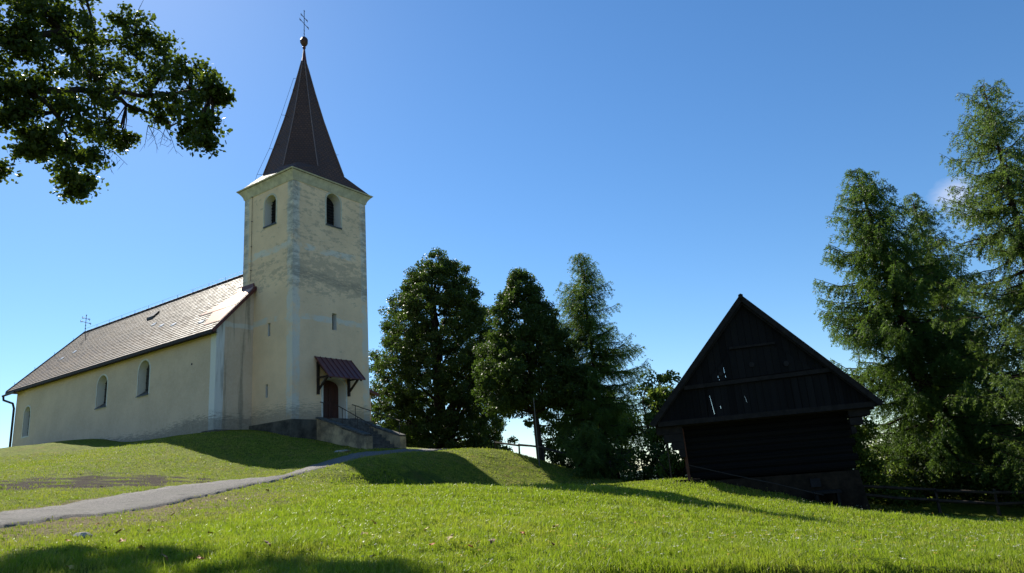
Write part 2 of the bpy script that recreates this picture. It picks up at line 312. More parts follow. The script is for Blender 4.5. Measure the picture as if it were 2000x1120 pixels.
# ------------------------------------------------------------------ church (local frame: X = along the tower front, Y = nave axis)
CO = (-11.468, 36.0, 0.0)
church = empty('church', CO, R(56))
tag(church, 'pale yellow village church with pointed brown steeple and slate roofed nave on the hilltop', 'church')
TX, TY = 5.33, 4.30; NX0, NX1, NY0, NY1 = -2.18, 5.42, 3.27, 26.5
def plaster(name, base, tower=False):
    a = NM(name, .95, .15)
    big = a.noise(.5, 5, .65); fine = a.noise(9, 5, .7); stre = a.noise(1.5, 10, .78, sc=(.9, .9, 2.2)); stre2 = a.noise(2.6, 10, .8, sc=(.7, .7, 6), off=(5, 2, 8))
    wob = a.mth('MULTIPLY', a.mth('SUBTRACT', a.noise(1.6, 4, .6), .5), .35)
    c = a.mix(a.ramp(big, .3, .7), tuple(v*.88 for v in base), tuple(v*1.05 for v in base))
    white = (.60, .62, .60)
    if tower:
        mx = a.mth('MINIMUM', a.x, a.mth('SUBTRACT', TX, a.x)); my = a.mth('MINIMUM', a.y, a.mth('SUBTRACT', TY, a.y))
        strip = a.mth('ADD', a.mth('MAXIMUM', mx, my), wob)
        sf = a.ramp(strip, .50, .40)
        b1 = a.ramp(a.mth('ADD', a.mth('ABSOLUTE', a.mth('SUBTRACT', a.z, 9.35)), wob), .19, .13)
        b2 = a.ramp(a.mth('ADD', a.mth('ABSOLUTE', a.mth('SUBTRACT', a.z, 13.25)), wob), .22, .14)
        pat = a.ramp(a.noise(.8, 4, .6, off=(1, 1, 4)), .38, .5)
        sf = a.mth('MAXIMUM', sf, a.mth('MULTIPLY', a.mth('MAXIMUM', b1, b2), pat))
        c = a.mix(a.mth('MULTIPLY', a.mth('MULTIPLY', sf, a.ramp(a.noise(1.3, 5, .7, off=(2, 8, 1)), .33, .55)), .7), c, white)
        # grey weathering: streaky, strongest in a belt half way up and on the front face
        belt = a.mth('MAXIMUM', a.ramp(a.mth('ABSOLUTE', a.mth('SUBTRACT', a.z, 11.9)), 2.2, .3), a.mth('MULTIPLY', a.ramp(a.z, 8.0, 14.5), .55))
        front = a.ramp(a.y, .25, .02)
        st = a.ramp(a.mth('ADD', stre, a.mth('ADD', a.mth('MULTIPLY', belt, .16), a.mth('MULTIPLY', front, .05))), .64, .71)
        c = a.mix(a.mth('MULTIPLY', st, .42), c, (.17, .17, .15))
        belt2 = a.mth('MULTIPLY', a.ramp(a.mth('ADD', a.mth('ABSOLUTE', a.mth('SUBTRACT', a.z, a.mth('SUBTRACT', 11.75, a.mth('MULTIPLY', a.x, .06)))), a.mth('MULTIPLY', wob, 1.6)), .42, .12), a.mth('MULTIPLY', front, a.ramp(stre2, .38, .56)))
        c = a.mix(a.mth('MULTIPLY', belt2, .5), c, (.13, .13, .115))
        chips = a.ramp(a.noise(2.8, 5, .8, sc=(.6, .6, 5), off=(7, 3, 3)), .68, .72)
        c = a.mix(a.mth('MULTIPLY', chips, .4), c, (.11, .105, .09))
        low = a.ramp(a.mth('ADD', a.z, a.mth('MULTIPLY', a.mth('SUBTRACT', stre2, .5), 3.5)), 4.9, 4.2)
        c = a.mix(a.mth('MULTIPLY', low, .6), c, (.13, .125, .11))
        edge = a.ramp(a.mth('ADD', a.mth('MAXIMUM', mx, my), wob), .62, .2)
        c = a.mix(a.mth('MULTIPLY', a.mth('MULTIPLY', edge, a.ramp(a.z, 9, 15)), a.mth('MULTIPLY', a.ramp(stre, .4, .55), .7)), c, (.22, .225, .215))
    else:
        strip = a.mth('MAXIMUM', a.mth('SUBTRACT', a.y, NY0), a.mth('SUBTRACT', a.x, NX0))
        sf = a.ramp(a.mth('ADD', strip, a.mth('MULTIPLY', wob, .25)), .50, .44)
        c = a.mix(a.mth('MULTIPLY', sf, .85), c, (.66, .69, .70))
        gab = a.mth('MULTIPLY', a.ramp(a.mth('SUBTRACT', a.y, NY0), .06, .01), 1.)
        bb = a.mth('MULTIPLY', a.ramp(a.mth('ADD', a.mth('ABSOLUTE', a.mth('SUBTRACT', a.z, 9.2)), wob), .19, .12), gab)
        c = a.mix(a.mth('MULTIPLY', bb, .6), c, white)
        runs = a.mth('MULTIPLY', a.ramp(a.noise(1.7, 4, .6, sc=(1.6, 1, .12)), .5, .64), a.mth('MULTIPLY', gab, .6))
        c = a.mix(runs, c, (.15, .14, .115))
        low = a.ramp(a.mth('ADD', a.mth('SUBTRACT', a.z, a.mth('MULTIPLY', a.y, .03)), a.mth('ADD', a.mth('MULTIPLY', a.mth('SUBTRACT', stre2, .5), 2.8), a.mth('MULTIPLY', a.ramp(a.y, 5, 9), .5))), 4.5, 4.1)
        c = a.mix(a.mth('MULTIPLY', low, .65), c, (.12, .115, .10))
    if tower: ins = a.ramp(a.mth('MINIMUM', a.mth('MINIMUM', a.x, a.y), a.mth('SUBTRACT', TX, a.x)), .01, .02)
    else: ins = a.mth('MULTIPLY', a.ramp(a.mth('SUBTRACT', a.x, NX0), .01, .02), a.ramp(a.y, 3.4, 3.5))
    c = a.mix(a.mth('MULTIPLY', ins, .9), c, (.66, .66, .64))
    c = a.mix(a.mth('MULTIPLY', a.ramp(fine, .35, .7), .16), c, (.75, .72, .6))
    a.set('Base Color', c); a.bump(a.mth('ADD', a.mth('MULTIPLY', fine, .5), big), .5, .04)
    return a.m
M = {}
M['tower'] = plaster('tower_plaster', (.80, .585, .385), True)
M['nave'] = plaster('nave_plaster', (.58, .455, .34))
M['white'] = simple('white_trim', (.66, .66, .62), (.5, .5, .47), 4, .9, .2, 0, .3)
M['cornice'] = simple('cornice_plaster', (.60, .57, .47), (.42, .40, .33), 3, .9, .2, 0, .3)
M['plinth'] = simple('dark_plinth', (.12, .11, .09), (.035, .033, .03), 1.4, .95, .15, 0, .5)
M['stairwall'] = simple('stained_parapet', (.50, .38, .23), (.14, .115, .085), 1.6, .95, .15, 0, .4)
M['stone'] = simple('grey_step_stone', (.13, .125, .115), (.06, .057, .052), 5, .9, .2, 0, .4)
M['iron'] = simple('dark_iron', (.022, .02, .02), (.045, .03, .022), 9, .5, .4, .3, .1)
M['glass'] = simple('dark_window_glass', (.035, .04, .045), (.02, .022, .026), 2, .15, .6, 0, 0)
M['void'] = simple('dark_louvre_wood', (.02, .018, .02), (.012, .011, .012), 6, .8, .2, 0, .2)
M['door'] = simple('brown_door_wood', (.075, .028, .02), (.04, .016, .013), 5, .6, .3, 0, .3, (6, 6, .6))
M['canopy'] = simple('oxide_red_sheet', (.12, .03, .026), (.08, .02, .02), 3, .45, .4, 0, .15)
M['copper'] = simple('copper_flashing', (.55, .30, .18), (.42, .22, .13), 2, .38, .6, .7, .1)
M['sill'] = simple('slate_sill', (.06, .06, .062), None, 5, .5, .4, 0, .2)
M['darkwood'] = simple('dark_bracket_wood', (.03, .018, .014), None, 6, .7, .3, 0, .3, (4, 4, .6))
def arch(u0, u1, z0, z1, rise=None, n=12):
    w = (u1-u0)/2; rise = w if rise is None else rise; zs = z1-rise
    return [(u0, z0), (u1, z0)]+[((u0+u1)/2+w*math.cos(t), zs+rise*math.sin(t)) for t in [math.pi*i/n for i in range(n+1)]]
def P3(face, u, z, d, at):    # face 'X' looks to -X at X=at, u runs along Y; face 'Y' looks to -Y at Y=at; d>0 goes inward
    return (at+d, u, z) if face == 'X' else (u, at+d, z)
def solid(mb, face, prof, at, d0, d1, splay=0, splay_sill=0):
    n = len(prof); uc = sum(p[0] for p in prof)/n
    a_ = [P3(face, u, z, d0, at) for u, z in prof]; b_ = [P3(face, uc+(u-uc)*(1-splay), z+(splay_sill if i < 2 else 0), d1, at) for i, (u, z) in enumerate(prof)]
    mb.add(a_+b_, [tuple(range(n)), tuple(range(2*n-1, n-1, -1))]+[(i, i+n, (i+1)%n+n, (i+1)%n) for i in range(n)])
def ring(mb, face, prof, at, w, proud, bottom=True):
    zc = (min(p[1] for p in prof)+max(p[1] for p in prof))/2; uc = sum(p[0] for p in prof)/len(prof)
    hw = (max(p[0] for p in prof)-min(p[0] for p in prof))/2; hh = (max(p[1] for p in prof)-min(p[1] for p in prof))/2
    outp = [(uc+(u-uc)*(hw+w)/hw, (z if (z < zc and not bottom) else zc+(z-zc)*(hh+w)/hh)) for u, z in prof]; n = len(prof)
    a_ = [P3(face, u, z, -proud, at) for u, z in prof]; b_ = [P3(face, u, z, -proud, at) for u, z in outp]
    c_ = [P3(face, u, z, .03, at) for u, z in outp]
    fs = []
    for i in range(n):
        j = (i+1) % n
        if i == 0 and not bottom: continue
        fs += [(i, j, n+j, n+i), (n+i, n+j, 2*n+j, 2*n+i)]
    mb.add(a_+b_+c_, fs)
# tower wall
tw = MB().box((0, 0, 1.5), (TX, TY, 17.35)).build('tower_wall', M['tower'], church)
belf = [('X', (1.45, 2.44, 14.77, 16.55), 0, .5), ('Y', (2.31, 3.37, 14.90, 16.90), 0, .62)]
slits = [('X', (1.80, 2.02, 8.50, 9.20), 0, .3), ('X', (1.93, 2.13, 5.25, 5.95), 0, .3), ('Y', (2.66, 2.98, 8.84, 9.78), 0, .35)]
doorp = [(2.0, 4.0), (3.53, 4.0), (3.53, 5.75)]+[(2.765+.765*math.cos(t), 5.75+.42*math.sin(t)) for t in [math.pi*i/10 for i in range(1, 10)]]+[(2.0, 5.75)]
cm = MB()
for f, q, at, d in belf: solid(cm, f, arch(*q), at, -.3, d)
for f, q, at, d in slits: solid(cm, f, [(q[0], q[2]), (q[1], q[2]), (q[1], q[3]), (q[0], q[3])], at, -.3, d)
solid(cm, 'Y', doorp, 0, -.3, .62)
cut(tw, cm.build('cutter', M['tower'], church))
for f, q, at, d in belf:
    w = MB(); solid(w, f, arch(q[0]+.02, q[1]-.02, q[2]+.02, q[3]-.02), at, d-.05, d+.02); w = w.build('belfry_window', M['void'], church)
    s_ = MB(); ring(s_, f, arch(*q), at, .10, .012); s_.build('surround', M['cornice'], w)
    s_ = MB(); a0, a1 = P3(f, q[0]-.05, q[2]-.06, -.06, at), P3(f, q[1]+.05, q[2]+.02, d-.06, at)
    s_.box(tuple(map(min, zip(a0, a1))), tuple(map(max, zip(a0, a1)))); s_.build('sill', M['sill'], w)
    s_ = MB()
    for k in range(9):
        z = q[2]+.15+k*.18; s_.bar(P3(f, q[0]+.04, z, d-.08, at), P3(f, q[1]-.04, z, d-.08, at), .05, .02)
    s_.build('louvre', M['void'], w)
for f, q, at, d in slits:
    w = MB(); solid(w, f, [(q[0]+.01, q[2]+.01), (q[1]-.01, q[2]+.01), (q[1]-.01, q[3]-.01), (q[0]+.01, q[3]-.01)], at, d-.06, d+.02); w.build('slit_window', M['glass'], church)
# door
d_ = MB(); dp = [(2.765+(u-2.765)*.985, 4.01+(z-4.01)*.985) for u, z in doorp]; solid(d_, 'Y', dp, 0, .54, .60); dr = d_.build('door', M['door'], church)
h_ = MB().tube([(3.2, .53, 5.0), (3.2, .47, 5.0), (3.08, .46, 5.0)], .016, 6); h_.build('handle', M['iron'], dr)
p_ = MB()
for u in (2.12, 2.80):
    for z0, z1 in ((4.15, 4.85), (5.0, 5.8)):
        p_.box((u, .515, z0), (u+.6, .545, z1))
p_.build('panel', M['door'], dr)
s_ = MB(); ring(s_, 'Y', doorp, 0, .13, .02, False); s_.build('door_surround', M['white'], church)
# cornice: three stepped profiles round the top
c_ = MB()
for z0, z1, e in [(16.92+.05*i, 16.97+.05*i, .03+.30*(i/10)**1.7) for i in range(11)]:
    c_.add([(-e, -e, z0), (TX+e, -e, z0), (TX+e, TY+e, z0), (-e, TY+e, z0), (-e-.03, -e-.03, z1), (TX+e+.03, -e-.03, z1), (TX+e+.03, TY+e+.03, z1), (-e-.03, TY+e+.03, z1)],
           [(0, 3, 2, 1), (4, 5, 6, 7), (0, 1, 5, 4), (1, 2, 6, 5), (2, 3, 7, 6), (3, 0, 4, 7)])
c_.build('cornice', M['cornice'], church)
# plinth round the tower foot and the nave gable
pl = MB(); pl.box((-.14, -.14, 1.0), (TX+.14, TY, 3.93)); pl.box((NX0-.02, NY0-.12, 1.0), (-.14, NY0+1, 3.72))
pl.build('plinth', M['plinth'], church)
# spire
def roof_mat(name, cols, row=.24, bw=.30, sheen=.35, ridgevec=None, rough=.5):
    a = NM(name, rough, .28)
    if ridgevec == 'nave': v = a.vec(a.mth('ADD', a.y, 0.), a.mth('MULTIPLY', a.z, 1.35))
    else: v = a.vec(a.mth('ADD', a.mth('MULTIPLY', a.x, .7), a.mth('MULTIPLY', a.y, -.7)), a.z)
    b = a.n.new('ShaderNodeTexBrick'); a.l.new(v, b.inputs['Vector']); b.inputs['Scale'].default_value = 1
    b.inputs['Brick Width'].default_value = bw; b.inputs['Row Height'].default_value = row; b.inputs['Mortar Size'].default_value = .03; b.inputs['Mortar Smooth'].default_value = .3; mk = .8 if ridgevec else .4
    b.inputs['Color1'].default_value = (0, 0, 0, 1); b.inputs['Color2'].default_value = (1, 1, 1, 1); b.inputs['Mortar'].default_value = (.5, .5, .5, 1)
    n = a.noise(3, 5, .7); big = a.noise(.45, 3); rnd = b.outputs['Color']
    c = a.mix(rnd, cols[0], cols[1]); c = a.mix(a.mth('MULTIPLY', a.ramp(big, .4, .7), .5), c, cols[2]); c = a.mix(a.mth('MULTIPLY', a.ramp(n, .5, .75), .35), c, cols[3])
    c = a.mix(a.mth('MULTIPLY', b.outputs['Fac'], mk), c, (.015, .012, .011)); a.set('Base Color', c)
    rr = a.mix(rnd, (rough-.14,)*3, (rough+.12,)*3); a.set('Roughness', rr)
    hgt = a.mth('ADD', a.mth('MULTIPLY', b.outputs['Fac'], -.8), a.mth('ADD', a.mth('MULTIPLY', rnd, .5), a.mth('MULTIPLY', n, .4))); a.bump(hgt, .8, .03)
    return a.m
M['spire'] = roof_mat('spire_shingles', [(.078, .042, .034), (.13, .070, .053), (.06, .035, .031), (.155, .082, .057)], .16, .18, rough=.72)
M['slate'] = roof_mat('nave_slates', [(.12, .078, .056), (.215, .142, .098), (.10, .07, .052), (.28, .20, .145)], .235, .34, ridgevec='nave', rough=.66)
cx, cy = TX/2, TY/2; ex, ey, ez = TX/2+.27, TY/2+.27, 17.47
sp_ = MB(); oc = []
def octp(z, a, k=.41): # octagon, apothem a (x), slightly narrower in y
    ax, ay = a, a*.92; k_ = (z-18)/8; cx, cy = TX/2-.08*k_, TY/2+.12*k_; return [(cx-ax, cy-ay*k, z), (cx-ax*k, cy-ay, z), (cx+ax*k, cy-ay, z), (cx+ax, cy-ay*k, z), (cx+ax, cy+ay*k, z), (cx+ax*k, cy+ay, z), (cx-ax*k, cy+ay, z), (cx-ax, cy+ay*k, z)]
lv = [octp(z, r_) for z, r_ in ((18.25, 2.36), (20.1, 1.78), (22.1, 1.19), (24.1, .68), (25.7, .31), (26.5, .13))]
base = [(cx-ex, cy-ey, ez), (cx+ex, cy-ey, ez), (cx+ex, cy+ey, ez), (cx-ex, cy+ey, ez)]
mid = [(cx-1.95, cy-1.7, 18.35), (cx+1.95, cy-1.7, 18.35), (cx+1.95, cy+1.7, 18.35), (cx-1.95, cy+1.7, 18.35)]
v0 = base+mid+sum(lv, []); o0 = 8; fs = []
e = [(0, 0, 1, 1, 2), (1, 2, 3, 3, 4)]
# corner k, next corner, oct vertices on the cardinal side between
for k, (i, j) in enumerate([(1, 2), (3, 4), (5, 6), (7, 0)]):
    k2 = (k+1) % 4; fs += [(k, k2, o0+j), (k, o0+j, o0+i)] if False else [(k, k2, o0+j, o0+i)]
for k, (i, j) in enumerate([(0, 1), (2, 3), (4, 5), (6, 7)]):
    fs += [(k, 4+k, o0+i), (k, o0+j, 4+k), (4+k, o0+j, o0+i)]
for r_ in range(len(lv)-1):
    for i in range(8): fs.append((o0+r_*8+i, o0+r_*8+(i+1) % 8, o0+(r_+1)*8+(i+1) % 8, o0+(r_+1)*8+i))
fs.append(tuple(o0+(len(lv)-1)*8+i for i in range(8))); fs.append((3, 2, 1, 0))
sp_.add(v0, fs); spire = sp_.build('spire', M['spire'], church)
eb = MB()
for i in range(4):
    a_, b_ = Vector(base[i]), Vector(base[(i+1) % 4]); eb.bar(a_-Vector((0, 0, .045)), b_-Vector((0, 0, .045)), .07, .08)
eb.build('eaves_board', M['darkwood'], spire)
rg = MB()
for i in range(8): rg.tube([Vector(l[i])+(Vector(l[i])-Vector((cx, cy, l[i][2]))).normalized()*.015 for l in lv], .03, 5)
rg.build('hip_flashing', simple('hip_sheet', (.34, .20, .14), None, 4, .4, .6, .6, .1), spire)
for (i, j, z, u) in ((7, 0, 21.2, .5), (7, 0, 19.6, .4), (0, 1, 22.9, .2), (7, 0, 23.6, .5), (3, 2, 19.2, .5)):
    k = min(range(len(lv)-1), key=lambda q: abs(lv[q][0][2]-z)); P_ = Vector(lv[k][i]).lerp(Vector(lv[k][j]), u); O_ = (P_-Vector((cx, cy, P_.z))).normalized()
    MB().tube([P_, P_+O_*.22], .012, 4).build('snow_hook', M['iron'], spire)
# lightning conductor held off the spire
lc = MB(); pts = []
for z, r_ in ((25.2, .75), (22.6, 1.45), (20.3, 2.1), (18.6, 2.75), (17.3, 3.05)):
    pts.append(Vector((cx-r_*.80, cy+r_*.62, z)))
lc.tube(pts, .011, 4)
for p in pts[:4]:
    c0 = Vector((cx, cy, p.z)); lc.tube([p, p+(c0-p)*.42], .012, 4)
lc.build('lightning_conductor', M['iron'], spire)
lc = MB().tube([(-.035, 3.55, z) for z in (17.0, 15, 13, 11.9)], .012, 4)
for z in (16.9, 15.4, 13.9, 12.5): lc.box((-.07, 3.52, z), (0, 3.58, z+.03))
lc.build('conductor_wire', M['iron'], church)
# finial: collar, knob, cross
fn = MB().tube([(cx-.08, cy+.12, z) for z in (26.4, 26.8, 27.35, 27.42, 27.5, 27.6)], [.17, .115, .06, .10, .10, .07], 8); fn.build('finial_neck', M['canopy'], spire)
kb = MB(); kp = []; 
kb.tube([(cx-.08, cy+.12, z) for z in (27.58, 27.68, 27.84, 28.0, 28.15, 28.26)], [.10, .18, .25, .25, .18, .07], 7); kb.build('finial_knob', simple('rusty_copper_knob', (.10, .045, .03), (.05, .025, .02), 5, .6, .3, .2, .4), spire)
def cross(name, parent, base, hgt, w, az, r_, z1, z2, mat):
    m = MB(); b = Vector(base); dx = Vector((math.sin(az), math.cos(az), 0)); up = Vector((0, 0, 1))
    m.tube([b, b+up*hgt], r_, 5)
    for z, ww in ((z1, w), (z2, w*.72)):
        m.tube([b+up*z-dx*ww/2, b+up*z+dx*ww/2], r_*.9, 5)
        for s_ in (-1, 1):
            t = b+up*z+dx*s_*ww/2
            m.tube([t-up*.09, t+dx*s_*.05, t+up*.09], r_*.8, 4); m.tube([t-dx*s_*.12+up*.06, t, t-dx*s_*.12-up*.06], r_*.6, 4)
    t = b+up*hgt; m.tube([t-dx*.07-up*.05, t, t+dx*.07-up*.05], r_*.7, 4)
    for z in (.25, .5): m.tube([b+up*z-dx*.07, b+up*(z+.07), b+up*z+dx*.07], r_*.6, 4)
    return m.build(name, mat, parent)
cross('spire_cross', spire, (cx-.08, cy+.12, 28.22), 2.0, 1.0, R(13.5)+R(56), .022, 1.0, 1.45, M['iron'])
# nave
RX, RZ, EZ = 1.62, 13.25, 8.75      # ridge X, ridge Z, eaves Z at X=-2.58
sl = (RZ-EZ)/(RX+2.58)
nw = MB(); nw.prism([(NX0, NY0, 1.5), (NX1, NY0, 1.5), (NX1, NY0, 9.0), (RX, NY0, RZ-.25), (NX0, NY0, EZ+(NX0+2.58)*sl-.22)], (0, NY1-NY0, 0))
nave = nw.build('nave_wall', M['nave'], church)
wins = [(9.53, 10.69, 6.32, 8.30), (14.15, 15.33, 6.20, 8.12), (24.16, 25.05, 5.48, 7.46)]
cm = MB()
for q in wins[:2]: solid(cm, 'X', arch(*q), NX0, -.3, .50)
solid(cm, 'X', arch(*wins[2]), NX0, -.3, .36)
cut(nave, cm.build('cutter', M['nave'], church))
for i, q in enumerate(wins):
    dd = .36 if i == 2 else .50
    w = MB(); solid(w, 'X', arch(q[0]+.01, q[1]-.01, q[2]+.01, q[3]-.01), NX0, dd-.06, dd+.02); w = w.build('nave_window', M['glass'], church)
    s_ = MB(); ring(s_, 'X', arch(*q), NX0, .09, .012); s_.build('surround', M['white'], w)
    s_ = MB()
    for u in ([.5] if i < 2 else [.33, .66]): uu = q[0]+(q[1]-q[0])*u; s_.bar((NX0+dd-.08, uu, q[2]+.02), (NX0+dd-.08, uu, q[3]-.08), .025, .025, (1, 0, 0))
    for k in range(1, 7 if i == 2 else 5): z = q[2]+k*(q[3]-q[2])/(7 if i == 2 else 5); s_.bar((NX0+dd-.08, q[0]+.03, z), (NX0+dd-.08, q[1]-.03, z), .025, .03)
    s_.build('glazing_bar', M['iron'], w)
    if i < 2:
        s_ = MB(); s_.add([(NX0-.08, q[0]-.04, q[2]-.06), (NX0-.08, q[1]+.04, q[2]-.06), (NX0+dd-.07, q[1]-.0, q[2]+.30), (NX0+dd-.07, q[0]+.0, q[2]+.30),
                           (NX0-.08, q[0]-.04, q[2]-.02), (NX0-.08, q[1]+.04, q[2]-.02), (NX0+dd-.07, q[1]-.0, q[2]+.33), (NX0+dd-.07, q[0]+.0, q[2]+.33)],
                          [(0, 1, 2, 3), (4, 5, 6, 7), (0, 1, 5, 4), (2, 3, 7, 6), (0, 3, 7, 4), (1, 2, 6, 5)]); s_.build('sill', M['sill'], w)
MB().tube([(NX0-.02, 5.4, 7.35), (NX0+.02, 5.4, 7.35)], .06, 8).build('wall_vent', M['iron'], church)
def zr(x): return EZ+(x+2.58)*sl if x < RX else RZ-(x-RX)*sl
XR = RX+(RX+2.58)
def slope(mb, x0, x1, y0, y1, y1b, th=.10, dz=0):   # slab on the roof from x0 (low) to x1, y limits differ at top for a hip
    a_ = [(x0, y0, zr(x0)+dz), (x1, y0, zr(x1)+dz), (x1, y1b, zr(x1)+dz), (x0, y1, zr(x0)+dz)]
    mb.add(a_+[(x, y, z-th) for x, y, z in a_], [(0, 1, 2, 3), (7, 6, 5, 4), (0, 4, 5, 1), (1, 5, 6, 2), (2, 6, 7, 3), (3, 7, 4, 0)])
rf = MB(); YE = 27.3; YR = 26.0
slope(rf, -2.58, 0.0, NY0-.22, YE, YE-(YE-YR)*2.58/4.2)
slope(rf, 0.0, RX, TY, YE-(YE-YR)*2.58/4.2, YR)
slope(rf, XR, RX, TY, YE, YR)
rf.add([(-2.58, YE, EZ), (RX, YR, RZ), (XR, YE, EZ), (-2.58, YE, EZ-.1), (RX, YR, RZ-.1), (XR, YE, EZ-.1)], [(0, 1, 2), (5, 4, 3), (0, 2, 5, 3)])
NRW = 27
for i in range(NRW):   # overlapping slate courses, each a thin tilted slab
    xa = -2.60+(RX+2.60)*i/NRW; xb = xa+(RX+2.60)/NRW*1.0; yf = lambda x: YE-(YE-YR)*(x+2.58)/4.2
    for (ya) in ([NY0-.24] if xb < 0 else [TY+.002]):
        n_ = 44; 
        for k in range(n_):
            y0_ = ya+(yf(xa)-ya)*k/n_; y1_ = ya+(yf(xa)-ya)*(k+1)/n_; j = random.uniform(-.004, .006); j2 = random.uniform(-.004, .006)
            lo, hi = zr(xa)+.045+j, zr(xb)+.012
            rf.add([(xa, y0_, lo), (xb, y0_, hi), (xb, y1_, hi), (xa, y1_, lo+j2), (xa+.01, y0_, lo-.04), (xa+.01, y1_, lo-.04)], [(0, 1, 2, 3), (0, 3, 5, 4)])
roof = rf.build('nave_roof', M['slate'], church)
rd = MB()
for i in range(40):
    y0 = TY+i*(YR-TY)/40; rd.tube([(RX, y0, RZ+.015), (RX, y0+(YR-TY)/40*.98, RZ+.03)], .085, 6)
rd.build('ridge_cap', M['darkwood'], roof)
hp = MB().bar((-2.58, YE, EZ+.03), (RX, YR, RZ+.05), .14, .08); hp.bar((XR, YE, EZ+.03), (RX, YR, RZ+.05), .14, .08); hp.build('hip_cap', M['sill'], roof)
fb = MB().bar((-2.60, NY0-.25, EZ-.09), (-2.60, YE, EZ-.09), .05, .17); fb.build('fascia', M['darkwood'], roof)
vb = MB().bar((-2.58, NY0-.24, EZ-.08), (-.02, NY0-.24, zr(-.02)-.08), .05, .18); vb.build('verge_board', M['canopy'], roof)
sf_ = MB(); sf_.add([(-2.58, NY0-.2, EZ-.19), (NX0, NY0-.2, EZ-.10), (NX0, YE-.3, EZ-.10), (-2.58, YE-.3, EZ-.19)], [(0, 1, 2, 3)]); sf_.build('soffit', M['darkwood'], roof)
fl = MB(); slope(fl, -1.15, 0.0, NY0-.1, 6.6, 4.35,   .02, .060); slope(fl, -.02, .55, TY+.0, 5.1, 4.6, .02, .060); fl.build('valley_flashing', M['copper'], roof)
fl = MB(); slope(fl, -2.1, -1.2, NY0-.15, 4.6, 5.2, .015, .058); fl.build('verge_flashing', M['copper'], roof)
fl = MB().bar((-.05, NY0-.05, zr(0)+.08), (-.05, TY, zr(0)+.08), .06, .22); fl.build('wall_flashing', M['canopy'], roof)
lt = MB(); slope(lt, .35, .75, 14.2, 14.9, 14.9, .03, .16); lt.bar((.35, 14.2, zr(.35)+.1), (.35, 14.9, zr(.35)+.1), .04, .14); lt.bar((.75, 14.2, zr(.75)+.06), (.75, 14.9, zr(.75)+.06), .04, .14)
lt.build('roof_hatch', M['iron'], roof)
slm = simple('pale_new_slate', (.55, .56, .58), (.45, .46, .48), 4, .4, .5, 0, .1)
for (x, y) in ((-.9, 23.3), (-.6, 22.2), (-.9, 10.8), (-1.2, 9.0), (.4, 4.9), (-1.8, 5.2), (-.5, 12.4)): nt = MB(); slope(nt, x, x+.16, y, y+.42, y+.42, .02, .062); nt.build('new_slate', slm, roof)
hk = MB()
for i in range(13):
    y = 4.9+i*1.75
    if y < YR: hk.tube([(RX, y, RZ+.08), (RX, y, RZ+.30)], .012, 4)
hk.tube([(RX, y, RZ+.30) for y in (TY+.2, 12, 19, YR)], .008, 4)
for t in (.15, .4, .65, .9):
    p = Vector((RX, YR, RZ)).lerp(Vector((-2.58, YE, EZ)), t); hk.tube([p, p+Vector((0, .03, .25))], .012, 4)
hk.build('ridge_conductor', M['iron'], roof)
cross('nave_cross', roof, (RX, YR-.1, RZ+.03), 1.35, .95, R(65), .022, .75, 1.05, M['iron'])
# gutter and downpipe at the far end
gt = MB().tube([(-2.70, 25.6, EZ-.22), (-2.70, YE+.15, EZ-.26)], .075, 8); gt.build('gutter', M['iron'], church)
dpz = [(-2.70, YE+.05, EZ-.28), (-2.66, YE+.05, EZ-.55), (-2.35, NY1+.12, EZ-.85), (-2.27, NY1+.06, EZ-1.2), (-2.27, NY1+.04, 3.6)]
MB().tube(dpz, .075, 8).build('downpipe', M['iron'], church, True)
# annexe on the far side, seen just right of the tower
an = MB().prism([(NX1, 3.4, 1.0), (8.75, 3.4, 1.0), (8.75, 3.4, 6.02), (NX1, 3.4, 7.0)], (0, 5.5, 0)); an.build('annexe_wall', M['tower'], church)
ar = MB().prism([(NX1, 3.15, 7.15), (9.2, 3.15, 6.02), (9.2, 3.15, 6.14), (NX1, 3.15, 7.27)], (0, 6, 0)); ar = ar.build('annexe_roof', M['spire'], church)
MB().bar((NX1, 3.13, 7.12), (9.2, 3.13, 6.02), .05, .16).build('verge_board', M['canopy'], ar)
# canopy over the door
cp = MB(); a_ = [(1.42, -.02, 7.22), (4.02, -.02, 7.22), (4.05, -1.42, 5.98), (1.39, -1.05, 6.02)]
a_ = [(1.42, -.02, 7.25), (3.98, -.02, 7.25), (3.98, -1.12, 6.05), (1.42, -1.12, 6.05)]
cp.add(a_+[(x, y+.0, z-.05) for x, y, z in a_], [(0, 1, 2, 3), (7, 6, 5, 4), (0, 4, 5, 1), (1, 5, 6, 2), (2, 6, 7, 3), (3, 7, 4, 0)])
can = cp.build('door_canopy', M['canopy'], church)
sm_ = MB()
for i in range(8):
    x = 1.44+i*(2.52/7); sm_.bar((x, -.02, 7.265), (x, -1.12, 6.065), .025, .035)
sm_.build('standing_seam', M['canopy'], can)
for x in (1.62, 3.74):
    b_ = MB(); b_.box((x-.06, -.12, 5.25), (x+.06, -.0, 6.95)); b_.bar((x, -.06, 5.45), (x, -.85, 6.12), .09, .09, (1, 0, 0)); b_.bar((x, -.02, 6.98), (x, -1.05, 5.98), .09, .09); b_.bar((x, -.0, 6.12), (x, -.98, 6.10), .08, .09)
    b_.build('bracket', M['darkwood'], can)
